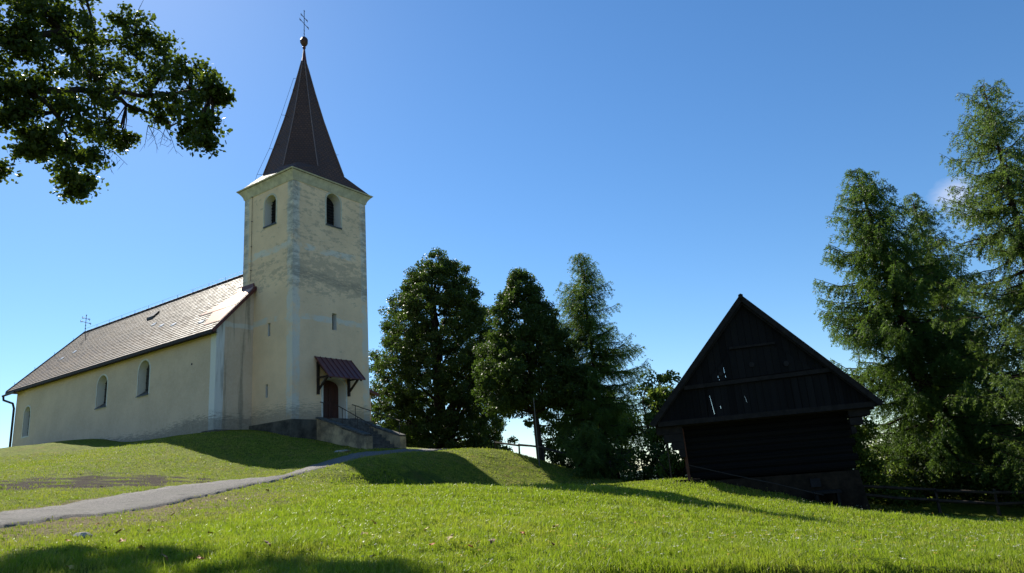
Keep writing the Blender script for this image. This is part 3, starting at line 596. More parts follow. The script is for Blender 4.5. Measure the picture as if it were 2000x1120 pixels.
# staircase straight out from the door, between stained parapets
st_ = MB(); st_.box((1.80, -.95, 1.0), (3.80, -.10, 3.93)); n = 10
for i in range(n): st_.box((1.80, -.95-(i+1)*.29, 1.0), (3.80, -.95-i*.29, 3.93-(i+1)*.19))
stair = st_.build('staircase', M['stone'], church)
for k, (x0, x1) in enumerate(((1.45, 1.80), (3.80, 4.15))):
    p_ = MB(); yz = [(-.10, 1.0), (-3.62, 1.0), (-3.62, 2.78), (-1.9, 3.38), (-.5, 3.90), (-.10, 3.98)]
    if k == 0: yz = [(-.10, 1.0), (-3.62, 1.0), (-3.62, 2.76), (-1.98, 3.28), (-1.9, 3.42), (-.6, 3.88), (-.10, 3.98)]
    p_.prism([(x0, y, z) for y, z in yz], (x1-x0, 0, 0)); p_ = p_.build('parapet', M['stairwall'], stair)
    q_ = MB(); q_.bar((x0+.175, -3.7, 2.80), (x0+.175, -1.93, 3.40), .45, .08); q_.bar((x0+.175, -1.93, 3.42), (x0+.175, -.12, 4.03), .45, .08); q_.build('coping', M['stone'], stair)
    q_ = MB(); q_.box((x0-.05, -3.74, 1.0), (x1+.03, -3.42, 2.74)); q_.build('pillar', M['stairwall'], stair)
    r_ = MB(); xx = x0+.17; L_ = [(-.35, 4.86), (-3.55, 3.55)] if k == 0 else [(-.02, 4.86), (-2.9, 3.85)]
    if k == 0: L_ = [(-.2, 4.83), (-.6, 4.72)]
    else: L_ = [(-.05, 4.82), (-3.55, 3.56)]
    r_.tube([(xx, y, z) for y, z in L_], .022, 6); ps = [-.45] if k == 0 else [-.3, -2.0, -3.5]
    for y in ps: zt = L_[0][1]+(L_[1][1]-L_[0][1])*(y-L_[0][0])/(L_[1][0]-L_[0][0]); r_.tube([(xx, y, zt-.95), (xx, y, zt)], .018, 6)
    r_.build('handrail', M['iron'], stair)
r_ = MB(); r_.tube([(1.95, -1.0, 4.62), (1.95, -3.6, 3.30)], .022, 6)
for y, z in ((-1.5, 4.36), (-2.6, 3.8), (-3.5, 3.35)): r_.tube([(1.95, y, z-1.1), (1.95, y, z)], .018, 6)
r_.build('handrail', M['iron'], stair)
tr = MB().box((-.4, -.95, 1.0), (1.45, -.14, 3.05)); 

# ------------------------------------------------------------------ barn
BO = (5.444, 25.0, 0.0)
barn = empty('barn', BO, R(-16)); tag(barn, 'nearly black old timber granary with steep gable roof on a stone base', 'barn')
def wood(name, c1, c2, horiz=False, w=.22):
    a = NM(name, .9, .12)
    u = a.z if horiz else a.mth('ADD', a.x, a.mth('MULTIPLY', a.y, 1.0))
    f = a.mth('FRACT', a.mth('DIVIDE', u, w)); gap = a.ramp(a.mth('ABSOLUTE', a.mth('SUBTRACT', f, .5)), .455, .49)
    wn_ = a.n.new('ShaderNodeTexWhiteNoise'); wn_.noise_dimensions = '1D'; a.l.new(a.mth('FLOOR', a.mth('DIVIDE', u, w)), wn_.inputs['W'])
    gr = a.noise(5, 6, .75, (.5, .5, 8) if horiz else (8, 8, .5))
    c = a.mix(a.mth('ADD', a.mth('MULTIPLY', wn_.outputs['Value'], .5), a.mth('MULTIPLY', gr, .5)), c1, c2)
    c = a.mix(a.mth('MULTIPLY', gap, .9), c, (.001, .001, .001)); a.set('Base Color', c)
    a.bump(a.mth('SUBTRACT', gr, gap), .5, .02); return a.m
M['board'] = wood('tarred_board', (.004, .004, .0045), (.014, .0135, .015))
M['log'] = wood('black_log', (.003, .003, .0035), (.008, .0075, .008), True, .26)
M['shing'] = simple('old_shingles', (.035, .030, .027), (.014, .012, .011), 8, .9, .15, 0, .6, (1, 1, .4))
M['bstone'] = simple('dark_rubble_stone', (.032, .022, .015), (.010, .008, .006), 3.2, .95, .1, 0, .9)
M['beam'] = simple('dark_beam', (.02, .017, .017), (.010, .009, .009), 5, .85, .15, 0, .3)
BW, BD = 5.15, 6.0
wl_ = MB()
nl = 8; z0, z1 = -.36, 1.55; lh = (z1-z0)/nl
for i in range(nl):
    za = z0+i*lh
    wl_.prism([(0-.12*(i % 2), y, z) for y, z in [(.02, za), (-.04, za+lh*.3), (-.04, za+lh*.7), (.02, za+lh), (.2, za+lh), (.2, za)]], (BW+.24*(i % 2), 0, 0))
    for xx in (0, BW-.18): wl_.box((xx, .2, za), (xx+.18, BD, za+lh))
wl_.box((0, BD-.2, z0), (BW, BD, z1))
wl_.box((.18, .2, z1-.15), (BW-.18, BD-.2, z1))
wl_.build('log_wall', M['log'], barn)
# tapering stone base under the lower side
sb = MB(); sb.add([(-.02, -.02, -.40), (BW+.05, -.05, -.40), (BW+.05, BD, -.40), (-.02, BD, -.40), (-.05, -.05, -1.6), (BW+.25, -.25, -2.6), (BW+.25, BD+.1, -2.6), (-.05, BD+.1, -1.8)],
                  [(0, 1, 2, 3), (4, 7, 6, 5), (0, 4, 5, 1), (1, 5, 6, 2), (2, 6, 7, 3), (3, 7, 4, 0)])
sbo = sb.build('stone_base', M['bstone'], barn)
MB().box((3.72, -.16, -.83), (4.02, .03, -.57)).build('cellar_window', M['void'], sbo)
tg = MB().box((3.70, -.85, -1.02), (4.5, -.20, -.94)); tg.box((3.75, -.8, -1.75), (3.83, -.25, -1.02)); tg.box((4.36, -.8, -1.85), (4.44, -.25, -1.02)); 
tgo = tg.build('stone_bench', M['beam'], None); tgo.matrix_world = Matrix.Translation(BO) @ Matrix.Rotation(R(-16), 4, 'Z'); tag(tgo, 'low dark plank bench under the cellar window of the black barn', 'bench')
GY = -.80; AX, AZ = 2.52, 5.36
EL, ER, EEZ = -.93, 6.08, 1.50
def ze(x): return EEZ+(x-EL)/(AX-EL)*(AZ-EEZ) if x < AX else EEZ+(ER-x)/(ER-AX)*(AZ-EEZ)
# gable boards, individually laid with real gaps letting light through where the photo shows it
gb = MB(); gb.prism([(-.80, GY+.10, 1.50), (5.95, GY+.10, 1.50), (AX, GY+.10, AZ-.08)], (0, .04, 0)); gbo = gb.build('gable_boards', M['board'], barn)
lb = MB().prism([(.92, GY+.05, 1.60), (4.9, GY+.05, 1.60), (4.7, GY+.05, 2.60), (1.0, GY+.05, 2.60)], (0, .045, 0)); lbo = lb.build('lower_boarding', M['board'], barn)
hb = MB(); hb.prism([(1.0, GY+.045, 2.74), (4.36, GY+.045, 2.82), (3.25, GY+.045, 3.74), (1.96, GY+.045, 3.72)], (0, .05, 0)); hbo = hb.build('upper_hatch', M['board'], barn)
for ob, sl_ in ((gbo, 0), (lbo, 1), (hbo, 2)):   # shrunken boards leave real slots that show the sky behind
    cu = MB()
    for (x_, z0_, z1_, w_, tlt) in ((1.04, 1.70, 2.32, .010, .07), (2.13, 1.98, 2.20, .007, .05), (1.62, 3.00, 3.2, .008, .0), (1.64, 2.85, 2.93, .010, 0), (1.40, 2.86, 2.94, .010, 0), (1.33, 1.86, 1.95, .011, .01), (1.43, 2.78, 2.82, .010, 0)):
        cu.prism([(x_+tlt, GY-.1, z0_), (x_+tlt+w_, GY-.1, z0_), (x_+w_*.6, GY-.1, z1_), (x_, GY-.1, z1_)], (0, .5, 0))
    cut(ob, cu.build('cutter', M['board'], barn))
for x_ in [-.3+.23*i for i in range(27)]:
    zt_ = ze(x_)-.12
    if zt_ > 1.75 and min(abs(x_-v) for v in (1.04, 1.1, 2.15, 1.64, 1.4, 1.33)) > .05: MB().box((x_, GY+.035, 1.6), (x_+.035, GY+.048, min(zt_, 2.6))).build('batten', M['board'], gbo)
bm_ = MB().bar((.25, GY+.0, 2.64), (5.0, GY+.0, 2.72), .10, .13); bm_.build('gable_rail', M['beam'], barn)
bm_ = MB().bar((-.75, GY+.02, 1.53), (5.92, GY+.02, 1.53), .14, .16); bm_.bar((-.9, -.05, 1.50), (6.0, -.05, 1.50), .2, .18); bm_.build('floor_beam', M['beam'], barn)
MB().bar((1.9, GY+.0, 3.78), (3.35, GY+.0, 3.78), .08, .07).build('hatch_lintel', M['beam'], barn)
for (x_, z_, r2) in ((2.52, 3.17, .085), (3.58, 3.08, .085), (1.5, 2.98, .07)):
    MB().tube([(x_, GY+.0, z_), (x_, GY+.06, z_)], r2, 10).build('vent_hole', M['void'], barn)
fl = MB().box((-.3, GY+.16, 1.42), (5.5, BD, 1.50)); fl.build('loft_floor', M['beam'], barn)
rfm = MB(); YF = GY-.12; YB = BD+.7
for sgn in (-1, 1):
    xe = EL if sgn < 0 else ER; a_ = [(xe, YF, EEZ), (AX, YF, AZ), (AX, YB, AZ), (xe, YB, EEZ)]
    nrm = Vector((-(AZ-EEZ)*(-1 if sgn > 0 else 1), 0, abs(AX-xe))).normalized()*.10
    rfm.add(a_+[Vector(p)+nrm for p in a_], [(0, 1, 2, 3), (7, 6, 5, 4), (0, 4, 5, 1), (1, 5, 6, 2), (2, 6, 7, 3), (3, 7, 4, 0)])
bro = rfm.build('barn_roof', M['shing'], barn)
vb = MB().bar((EL-.02, YF-.03, EEZ+.0), (AX, YF-.03, AZ+.04), .04, .17); vb.bar((AX, YF-.03, AZ+.04), (ER+.02, YF-.03, EEZ+.0), .04, .17); vb.build('bargeboard', M['beam'], bro)
MB().tube([(AX, YF-.08, AZ+.10), (AX, YB, AZ+.10)], .085, 6).build('ridge_board', M['beam'], bro)
ra = MB()
for i in range(8):
    y = YF+.1+i*.9; ra.bar((EL+.05, y, EEZ-.0), (AX, y, AZ-.09), .10, .12); ra.bar((ER-.05, y, EEZ-.0), (AX, y, AZ-.09), .10, .12)
ra.build('rafter', M['beam'], bro)
# flared brackets under the eaves (log ends)
for y_ in (-.62, .03):
    for k in range(4):
        e = .85-.22*k; z = 1.44-k*.26; le = MB().box((-e, y_, z-.25), (-.0, y_+.24, z)); le.build('log_end', M['beam'], barn)
        if k < 3: MB().box((BW, y_+.01*k, z-.22), (BW+.62-.24*k, y_+.24, z)).build('log_end', M['beam'], barn)
MB().prism([(-.9, .1, 1.45), (0, .1, 1.45), (0, .1, .35), (-.2, .1, .7)], (0, BD-.4, 0)).build('eaves_boarding', M['beam'], barn)
po = MB().tube([(.0, -.35, -.42), (-.02, -.40, 1.35)], .055, 6).build('porch_post', simple('reddish_post', (.10, .04, .025), None, 6, .8, .2, 0, .3), barn)
MB().box((-.45, -.75, -.45), (.35, -.1, -.30)).build('threshold_slab', M['bstone'], barn)
pole = MB().tube([(0, 0, 0), (1.35, -.15, -.42), (2.6, -.3, -.78), (3.95, -.42, -1.22)], .013, 5).build('leaning_pole', simple('grey_pole', (.05, .042, .038), None, 6, .8, .2, 0, .2), None)
pole.matrix_world = Matrix.Translation(Vector(BO)+Vector((0, 0, .16))) @ Matrix.Rotation(R(-16), 4, 'Z') @ Matrix.Translation((.02, -.45, 0)); tag(pole, 'long thin pole leaning down across the front of the black barn', 'pole')
def ground_pole(name, x, y, top, r_, mat, label, cat, lean=(0, 0), group=None):
    z = h1(x, y)-.15; o = MB().tube([(0, 0, 0), (lean[0]*.5, lean[1]*.5, (top-z)*.5), (lean[0], lean[1], top-z)], [r_, r_*.95, r_*.85], 7).build(name, mat, None)
    o.location = (x, y, z); return tag(o, label, cat, group)
ground_pole('stake', 4.95, 25.6, .95, .025, M['iron'], 'thin rusty stake standing left of the barn in the gap before the trees', 'stake')
GP = simple('grey_timber_pole', (.16, .15, .14), (.09, .085, .08), 5, .8, .2, 0, .2)
ground_pole('utility_pole', .6, 33.0, 3.7, .024, GP, 'thin pale grey pole standing right beside the second linden trunk', 'pole', (-.02, 0))

# ------------------------------------------------------------------ fences
FW = simple('weathered_fence_wood', (.06, .05, .042), (.025, .02, .018), 5, .9, .15, 0, .4)
def rail_fence(name, pts, hgt, nr, label, spacing=1.6, group=None):
    p0 = pts[0]; e = empty(name, (p0[0], p0[1], h1(*p0))); tag(e, label, 'fence', group)
    line = []
    for a_, b_ in zip(pts[:-1], pts[1:]):
        L_ = math.dist(a_, b_); k = max(1, round(L_/spacing))
        for i in range(k): line.append((a_[0]+(b_[0]-a_[0])*i/k, a_[1]+(b_[1]-a_[1])*i/k))
    line.append(pts[-1]); O_ = Vector(e.location)
    g_ = [Vector((x, y, h1(x, y)))-O_ for x, y in line]
    for p in g_:
        MB().tube([p-Vector((0, 0, .3)), p+Vector((random.uniform(-.04, .04), random.uniform(-.04, .04), hgt+random.uniform(0, .12)))], [.055, .045], 6).build('post', FW, e)
    for r_ in range(nr):
        m_ = MB(); z = hgt*(1-.42*r_)-.05
        for a_, b_ in zip(g_[:-1], g_[1:]): m_.tube([a_+Vector((0, -.06, z+random.uniform(-.05, .05))), (a_+b_)/2+Vector((0, -.06, z+random.uniform(-.04, .02))), b_+Vector((0, -.06, z+random.uniform(-.05, .05)))], [.055, .05, .045], 6)
        m_.build('rail', FW, e)
    return e
rail_fence('rail_fence', [(11.6, 26.6), (14.0, 26.0), (17.4, 25.1), (21.5, 24.6)], .80, 2, 'sagging dark wooden rail fence running right from the barn', 1.7)
rail_fence('handrail_fence', [(-1.5, 38.0), (.9, 35.4), (2.6, 34.4), (3.8, 33.2)], .72, 1, 'single rail fence on posts behind the grassy bank beside the second linden', 1.5)
# far gable roof peeping between stair and linden
sh = empty('far_house', (-8.6, 55, -.8), R(20)); tag(sh, 'far house roof with white verge board seen right of the church stairs', 'house')
MB().box((-3, 0, -2), (3, 8, 3.0)).build('wall', M['nave'], sh)
MB().prism([(-3.4, -.3, 2.9), (3.4, -.3, 2.9), (0, -.3, 6.0)], (0, 8.6, 0)).build('roof', simple('rust_roof', (.30, .13, .06), None, 4, .7), sh)
MB().bar((3.45, -.36, 2.85), (0, -.36, 6.05), .06, .22).bar((-3.45, -.36, 2.85), (0, -.36, 6.05), .06, .22).build('verge_board', simple('white_board', (.75, .75, .74)), sh)

# ------------------------------------------------------------------ trees
BARK = simple('dark_bark', (.055, .042, .033), (.02, .016, .013), 9, .95, .1, 0, .8, (1, 1, .3))
BARK2 = simple('larch_bark', (.05, .033, .026), (.018, .013, .011), 8, .95, .1, 0, .8, (1, 1, .3))
L_LIN = leaf_mat('linden_leaf', (.020, .036, .009), (.055, .085, .018), .33, tcol=(.12, .21, .02))
L_OVER = leaf_mat('overhang_leaf', (.018, .030, .007), (.055, .08, .014), .32, tcol=(.20, .29, .015))
L_GRN = leaf_mat('green_leaf', (.035, .065, .012), (.10, .15, .03), .45, tcol=(.25, .34, .04))
L_LAR = leaf_mat('larch_needle', (.030, .064, .015), (.085, .145, .030), .42, tcol=(.17, .28, .025))
L_LAR2 = leaf_mat('larch_needle_pale', (.036, .070, .018), (.10, .155, .035), .42, tcol=(.19, .29, .035))
L_BUSH = leaf_mat('bush_leaf', (.018, .034, .008), (.05, .08, .018), .35, tcol=(.17, .24, .03))
def unit(v): return v/np.maximum(np.linalg.norm(v, axis=-1, keepdims=True), 1e-9)
def leaves(C_, size, rng, flat=.5, asp=.75, sizevar=.35):
    N = len(C_); nrm = unit(rng.normal(size=(N, 3))+np.array([0, 0, flat])); u = unit(np.cross(nrm, rng.normal(size=(N, 3)))); v = np.cross(nrm, u)
    s_ = size*(1+sizevar*rng.uniform(-1, 1, (N, 1)))*.5; w_ = s_*asp
    return np.stack([C_-u*s_, C_+v*w_+u*s_*.15, C_+u*s_, C_-v*w_+u*s_*.15], 1)
def broadleaf(name, base, height, prof, ncl, nper, leaf, clr, mat, label, cat='tree', group=None, seed=1, trunk_r=.22, lean=(0, 0), crown0=.15, sq=1., stems=1):
    """prof: list of (height fraction, radius); base: world position"""
    rng = np.random.default_rng(seed); random.seed(seed)
    e = empty(name, base); tag(e, label, cat, group)
    hs = np.array([p[0] for p in prof]); rs_ = np.array([p[1] for p in prof])
    t = rng.uniform(crown0, 1, ncl*4); rr = np.interp(t, hs, rs_); keep = rng.uniform(0, rs_.max(), len(t)) < rr; t = t[keep][:ncl]; rr = rr[keep][:ncl]
    th = rng.uniform(0, 2*math.pi, len(t)); q = rr*np.sqrt(rng.uniform(.12, 1.0, len(t)))*rng.uniform(.85, 1.12, len(t))
    lx, ly = lean
    cl = np.stack([q*np.cos(th)+lx*t, q*np.sin(th)*sq+ly*t, t*height], -1)
    m_ = MB(); top = Vector((lx, ly, height*.93))
    for s_ in range(stems):
        o_ = Vector((random.uniform(-.25, .25), random.uniform(-.2, .2), 0))*(stems > 1)*2
        m_.tube([o_-Vector((0, 0, .3)), o_+Vector((0, 0, .25)), o_+Vector((lx*.15, ly*.15, height*.15)), Vector((lx*.45+o_.x*1.5, ly*.45+o_.y*1.5, height*.45)), Vector((lx*.75+o_.x*2, ly*.75, height*.75)), top+o_],
            [trunk_r*1.35, trunk_r*1.05, trunk_r*.9, trunk_r*.6, trunk_r*.3, .02], 9)
    for c_ in cl[::max(1, len(cl)//80)]:
        z0 = max(height*max(.12, crown0*.9), c_[2]-random.uniform(.9, 2.2)*max(.5, math.hypot(c_[0], c_[1])*.6)); f = z0/height
        a_ = Vector((lx*f, ly*f, z0)); b_ = Vector(c_); md = a_.lerp(b_, .5)+Vector((0, 0, .12*(b_-a_).length*random.uniform(-.4, 1)))
        r_ = trunk_r*.28*(1-f*.6)+.015; m_.tube([a_, md, b_], [r_, r_*.6, .012], 5)
    m_.build('trunk', BARK, e, True)
    n_ = (nper*rng.uniform(.5, 1.4, len(cl))).astype(int); idx = np.repeat(np.arange(len(cl)), n_)
    off = rng.normal(size=(len(idx), 3)); off = unit(off)*rng.uniform(.15, 1, (len(idx), 1))**.6
    sc_ = (clr*rng.uniform(.6, 1.35, len(cl)))[idx][:, None]
    P_ = cl[idx]+off*sc_*np.array([1, 1, .75]); P_[:, 2] -= .12*np.abs(rng.normal(size=len(idx)))*leaf*4
    quads('crown', leaves(P_, leaf, rng), mat, e)
    return e
def larch(name, base, top, Rmax, mat, label, seed=1, h0=.12, nb=90, tuft=7, dens=1., trunk_r=.28, prof=None, group=None, droop=.22, azbias=None, needle=.15, twin=None):
    rng = np.random.default_rng(seed); random.seed(seed); e = empty(name, base); tag(e, label, 'tree', group)
    B_ = np.array(base); T_ = np.array(top)-B_; Ht = np.linalg.norm(T_); m_ = MB()
    bend = np.array([rng.normal()*.12, rng.normal()*.12, 0])
    def tp(f): return T_*f + bend*math.sin(math.pi*f)
    m_.tube([Vector(tp(0))-Vector((0, 0, .4))]+[Vector(tp(f)) for f in (.02, .2, .4, .6, .8, .93, 1)], [trunk_r*1.4, trunk_r*1.15, trunk_r*.9, trunk_r*.68, trunk_r*.46, trunk_r*.25, trunk_r*.1, .012], 9)
    if twin:
        T2 = np.array(twin)-B_; m_.tube([Vector((.1, 0, .5)), Vector(T2*.4+np.array([.15, 0, 0])), Vector(T2*.75), Vector(T2)], [trunk_r*.8, trunk_r*.6, trunk_r*.3, .02], 8)
    Q = []
    prof = prof or [(0, .75), (.15, .95), (.3, 1), (.55, .72), (.75, .45), (.9, .2), (1, .05)]
    ph = [p[0] for p in prof]; pr = [p[1] for p in prof]
    for i in range(nb):
        f = h0+(1-h0)*((i+rng.uniform(0, 1))/nb)**.92; th = rng.uniform(0, 2*math.pi)
        L_ = Rmax*np.interp((f-h0)/(1-h0), ph, pr)*rng.uniform(.62, 1.15)
        if L_ < .12: L_ = .12
        d_ = np.array([math.cos(th), math.sin(th), 0]); p0 = tp(f); up0 = .35*(f-.35)+1.6*max(0, f-.78)
        npt = 7; pts = []
        for k in range(npt):
            s_ = k/(npt-1); pts.append(p0+d_*L_*s_+np.array([0, 0, L_*(up0*s_-droop*1.6*s_+droop*1.5*s_*s_*s_ ) ])+rng.normal(size=3)*.03*L_*s_)
        pts = np.array(pts); r_ = .012+.018*L_*.6
        m_.tube([Vector(p) for p in pts], [r_*(1-.8*k/(npt-1)) for k in range(npt)], 4)
        nt_ = int(max(4, L_*9*dens))
        for j in range(nt_):
            s_ = (j+rng.uniform(0, 1))/nt_; s_ = .06+.94*s_; k = min(int(s_*(npt-1)), npt-2); fr = s_*(npt-1)-k; p = pts[k]*(1-fr)+pts[k+1]*fr
            side = 1 if j % 2 else -1; tl = (.20+.42*(1-s_)*L_*.45+.12*rng.uniform())*rng.uniform(.6, 1.2); tl = min(tl, 1.0)
            sd = np.array([-d_[1], d_[0], 0])*side; a0 = unit(d_*rng.uniform(.3, .8)+sd*rng.uniform(.2, .9)+np.array([0, 0, rng.uniform(-.9, .15)]))
            npn = max(3, int(tl/.055)); ss = np.linspace(.1, 1, npn)[:, None]
            tw = p+a0*tl*ss+np.array([0, 0, -1])*tl*.55*ss**2
            Q.append(np.concatenate([tw, np.tile(a0, (npn, 1))], 1))
    m_.build('trunk', BARK2, e, True)
    Q = np.concatenate(Q); Q = np.repeat(Q, tuft, 0); N = len(Q); C_ = Q[:, :3]+rng.normal(size=(N, 3))*.018
    D_ = unit(unit(Q[:, 3:])*.8+rng.normal(size=(N, 3))*.75+np.array([0, 0, -.45])); Wd = unit(np.cross(D_, rng.normal(size=(N, 3))))
    ln = needle*rng.uniform(.5, 1.2, (N, 1)); wd = needle*.11*rng.uniform(.7, 1.3, (N, 1))
    quads('crown', np.stack([C_-Wd*wd*.5, C_+D_*ln*.5-Wd*wd, C_+D_*ln, C_+D_*ln*.5+Wd*wd], 1), mat, e)
    return e
def gp(x, y, dz=0.): return (x, y, h1(x, y)+dz)
broadleaf('linden_tree', gp(-5.63, 52), 17.3-h1(-5.63, 52), [(0, 3.9), (.1, 4.8), (.22, 5.2), (.42, 5.2), (.6, 4.7), (.75, 3.8), (.86, 2.8), (.94, 1.8), (1, .5)], 1250, 165, .145, .52, L_LIN,
          'large dense dark linden standing right beside the church tower', seed=3, trunk_r=.42, crown0=.05, stems=2, group='lindens between the church and the barn')
broadleaf('linden_tree', gp(.76, 37), 10.3, [(0, .3), (.17, 1.0), (.27, 2.5), (.42, 2.95), (.6, 2.35), (.78, 1.55), (.9, .9), (1, .15)], 640, 165, .11, .38, L_LIN,
          'linden with bare leaning trunk, between the dense linden and the larch', seed=5, trunk_r=.19, crown0=.27, lean=(-.35, 0), group='lindens between the church and the barn')
larch('larch_tree', gp(4.2, 38), (3.85, 38.05, 12.0), 3.6, L_LAR, 'slender larch standing alone in the middle, left of the black barn', seed=11, h0=.05, nb=240, dens=1.35, tuft=7, trunk_r=.2,
      prof=[(0, .7), (.12, .95), (.28, 1.), (.45, .76), (.6, .58), (.8, .40), (.93, .22), (1, .06)], droop=.12, needle=.11)
# smaller trees and shrubs behind
broadleaf('young_tree', gp(6.2, 33), 4.9, [(0, .3), (.3, .5), (.5, 1.3), (.75, 1.6), (.92, 1.1), (1, .4)], 38, 150, .15, .42, L_GRN, 'light green young tree with bare stems left of the black barn', seed=21, trunk_r=.09, crown0=.32, stems=2, group=None)
broadleaf('young_tree', gp(2.2, 44), 4.9, [(0, .5), (.3, 1.3), (.6, 2.0), (.85, 1.3), (1, .5)], 45, 130, .17, .5, L_GRN, 'sunlit green young tree seen low behind the second linden trunk', seed=22, trunk_r=.1, crown0=.15)
broadleaf('young_tree', gp(5.4, 46), 5.6, [(0, .5), (.3, 1.5), (.6, 2.2), (.85, 1.3), (1, .5)], 45, 130, .17, .55, L_GRN, 'sunlit green young tree seen low behind the middle larch', seed=23, trunk_r=.1, crown0=.15)
larch('young_larch', gp(2.9, 33.5), (2.75, 33.5, 2.3), 1.7, L_LAR2, 'low weeping young larch in the hollow in front of the middle larch', seed=24, h0=.05, nb=46, dens=1.3, tuft=7, trunk_r=.07, prof=[(0, .8), (.4, 1), (.8, .7), (1, .2)], droop=.35)
def bush(x, y, h_, w_, n_, label, mat=L_BUSH, seed=1, group=None):
    broadleaf('bush', gp(x, y), h_, [(0, w_*.8), (.4, w_), (.75, w_*.8), (1, w_*.3)], n_, 120, .12, .4, mat, label, 'bush', group, seed, .05, crown0=.05, stems=2)
bush(5.1, 31.5, 1.5, 1.1, 22, 'dark low bush at the foot of the larch left of the barn', seed=31)
bush(6.0, 29.5, 1.25, .8, 16, 'leafy bush close behind the left corner of the barn', L_GRN, seed=32)
bush(3.9, 34.5, 1.6, 1.1, 22, 'dark bush behind the hollow under the middle larch', seed=33)
bush(7.0, 34, 2.0, 1.3, 26, 'dark bush showing under the left eave of the barn', seed=36)
bush(2.6, 36.5, 2.2, 1.5, 30, 'dark bush right of the second linden trunk', seed=37)
bush(-9.0, 56, 2.6, 1.6, 34, 'sunlit bush growing between the church stairs and the dense linden', L_GRN, seed=34)
bush(-3.8, 57, 3.2, 1.8, 36, 'sunlit bush behind the dense linden trunk', L_GRN, seed=35)
# right hand larch group
larch('larch_tree', (16.73, 29, -1.85), (15.61, 29.62, 12.3), 4.0, L_LAR, 'pointed larch with thick dark leaning trunk directly right of the barn', seed=41, h0=.10, nb=230, dens=1.25, tuft=7, trunk_r=.36, twin=(15.0, 29.9, 8.5), droop=.2, group='larches right of the barn',
      prof=[(0, .8), (.15, 1.0), (.35, .92), (.5, .78), (.65, .62), (.8, .40), (.93, .2), (1, .06)], needle=.13)
larch('larch_tree', (19.11, 31, -2.2), (18.72, 31.24, 11.5), 2.9, L_LAR2, 'larch with blunt ragged top between the two taller right-hand larches', seed=42, h0=.12, nb=160, dens=1.2, tuft=7, trunk_r=.28, droop=.2, group='larches right of the barn',
      prof=[(0, .8), (.2, 1.0), (.5, .75), (.7, .58), (.85, .36), (.95, .22), (1, .08)], needle=.13)
larch('larch_tree', (17.6, 24, -2.5), (17.83, 23.8, 12.8), 3.4, L_LAR2, 'tallest open-branched larch at the right edge of the picture', seed=43, h0=.10, nb=185, dens=1.15, tuft=7, trunk_r=.26, droop=.26,
      prof=[(0, .8), (.15, 1.0), (.45, .8), (.65, .66), (.8, .50), (.93, .36), (1, .1)], needle=.12)
larch('larch_tree', (22.5, 30, -2.8), (22.9, 30.2, 12.0), 3.0, L_LAR, 'dark larch behind the tallest one at the right edge', seed=44, h0=.1, nb=130, dens=1.1, tuft=4, trunk_r=.28, needle=.14)
broadleaf('young_tree', gp(11.9, 27.6), 4.3, [(0, .4), (.25, 1.0), (.5, 1.3), (.8, 1.0), (1, .4)], 48, 150, .13, .42, L_GRN, 'bright green young tree tucked behind the right corner of the barn', seed=51, trunk_r=.07, crown0=.12)
for i, (x, y, h_, w_, lb_) in enumerate([(14.2, 33, 3.0, 1.9, 'leafy bush behind the rail fence nearest the barn'), (17.6, 35, 3.6, 2.2, 'broad dark bush behind the thick leaning larch trunk'), (21.5, 34, 3.8, 2.4, 'dark bush behind the far right end of the rail fence'),
                                   (14.0, 40, 4.0, 2.6, 'tall bush deep behind the barn and the first larch'), (24.0, 28, 3.4, 2.0, 'dark bush low at the right edge under the tallest larch'), (19.6, 27.6, 2.2, 1.4, 'low bush between the fence and the right-hand larches'), (12.6, 36, 3.6, 2.2, 'leafy bush seen through the gap just right of the barn'), (16.0, 31.2, 2.2, 1.6, 'low bush wrapped round the foot of the thick leaning larch'), (19.5, 39, 4.4, 3.0, 'tall dark bush farthest back between the right-hand larches'), (25, 34, 4.2, 2.8, 'tall bush far back at the right edge'), (13.4, 28.4, 1.5, 1.1, 'knee-high bush behind the fence rails close to the barn'), (15.2, 28.0, 1.7, 1.2, 'low bush behind the middle of the rail fence'), (17.6, 27.4, 1.6, 1.3, 'low bush in front of the dark larch trunks')]):
    bush(x, y, h_, w_, 46, lb_, L_BUSH if i % 2 else L_GRN, 60+i, 'bushes behind the rail fence')
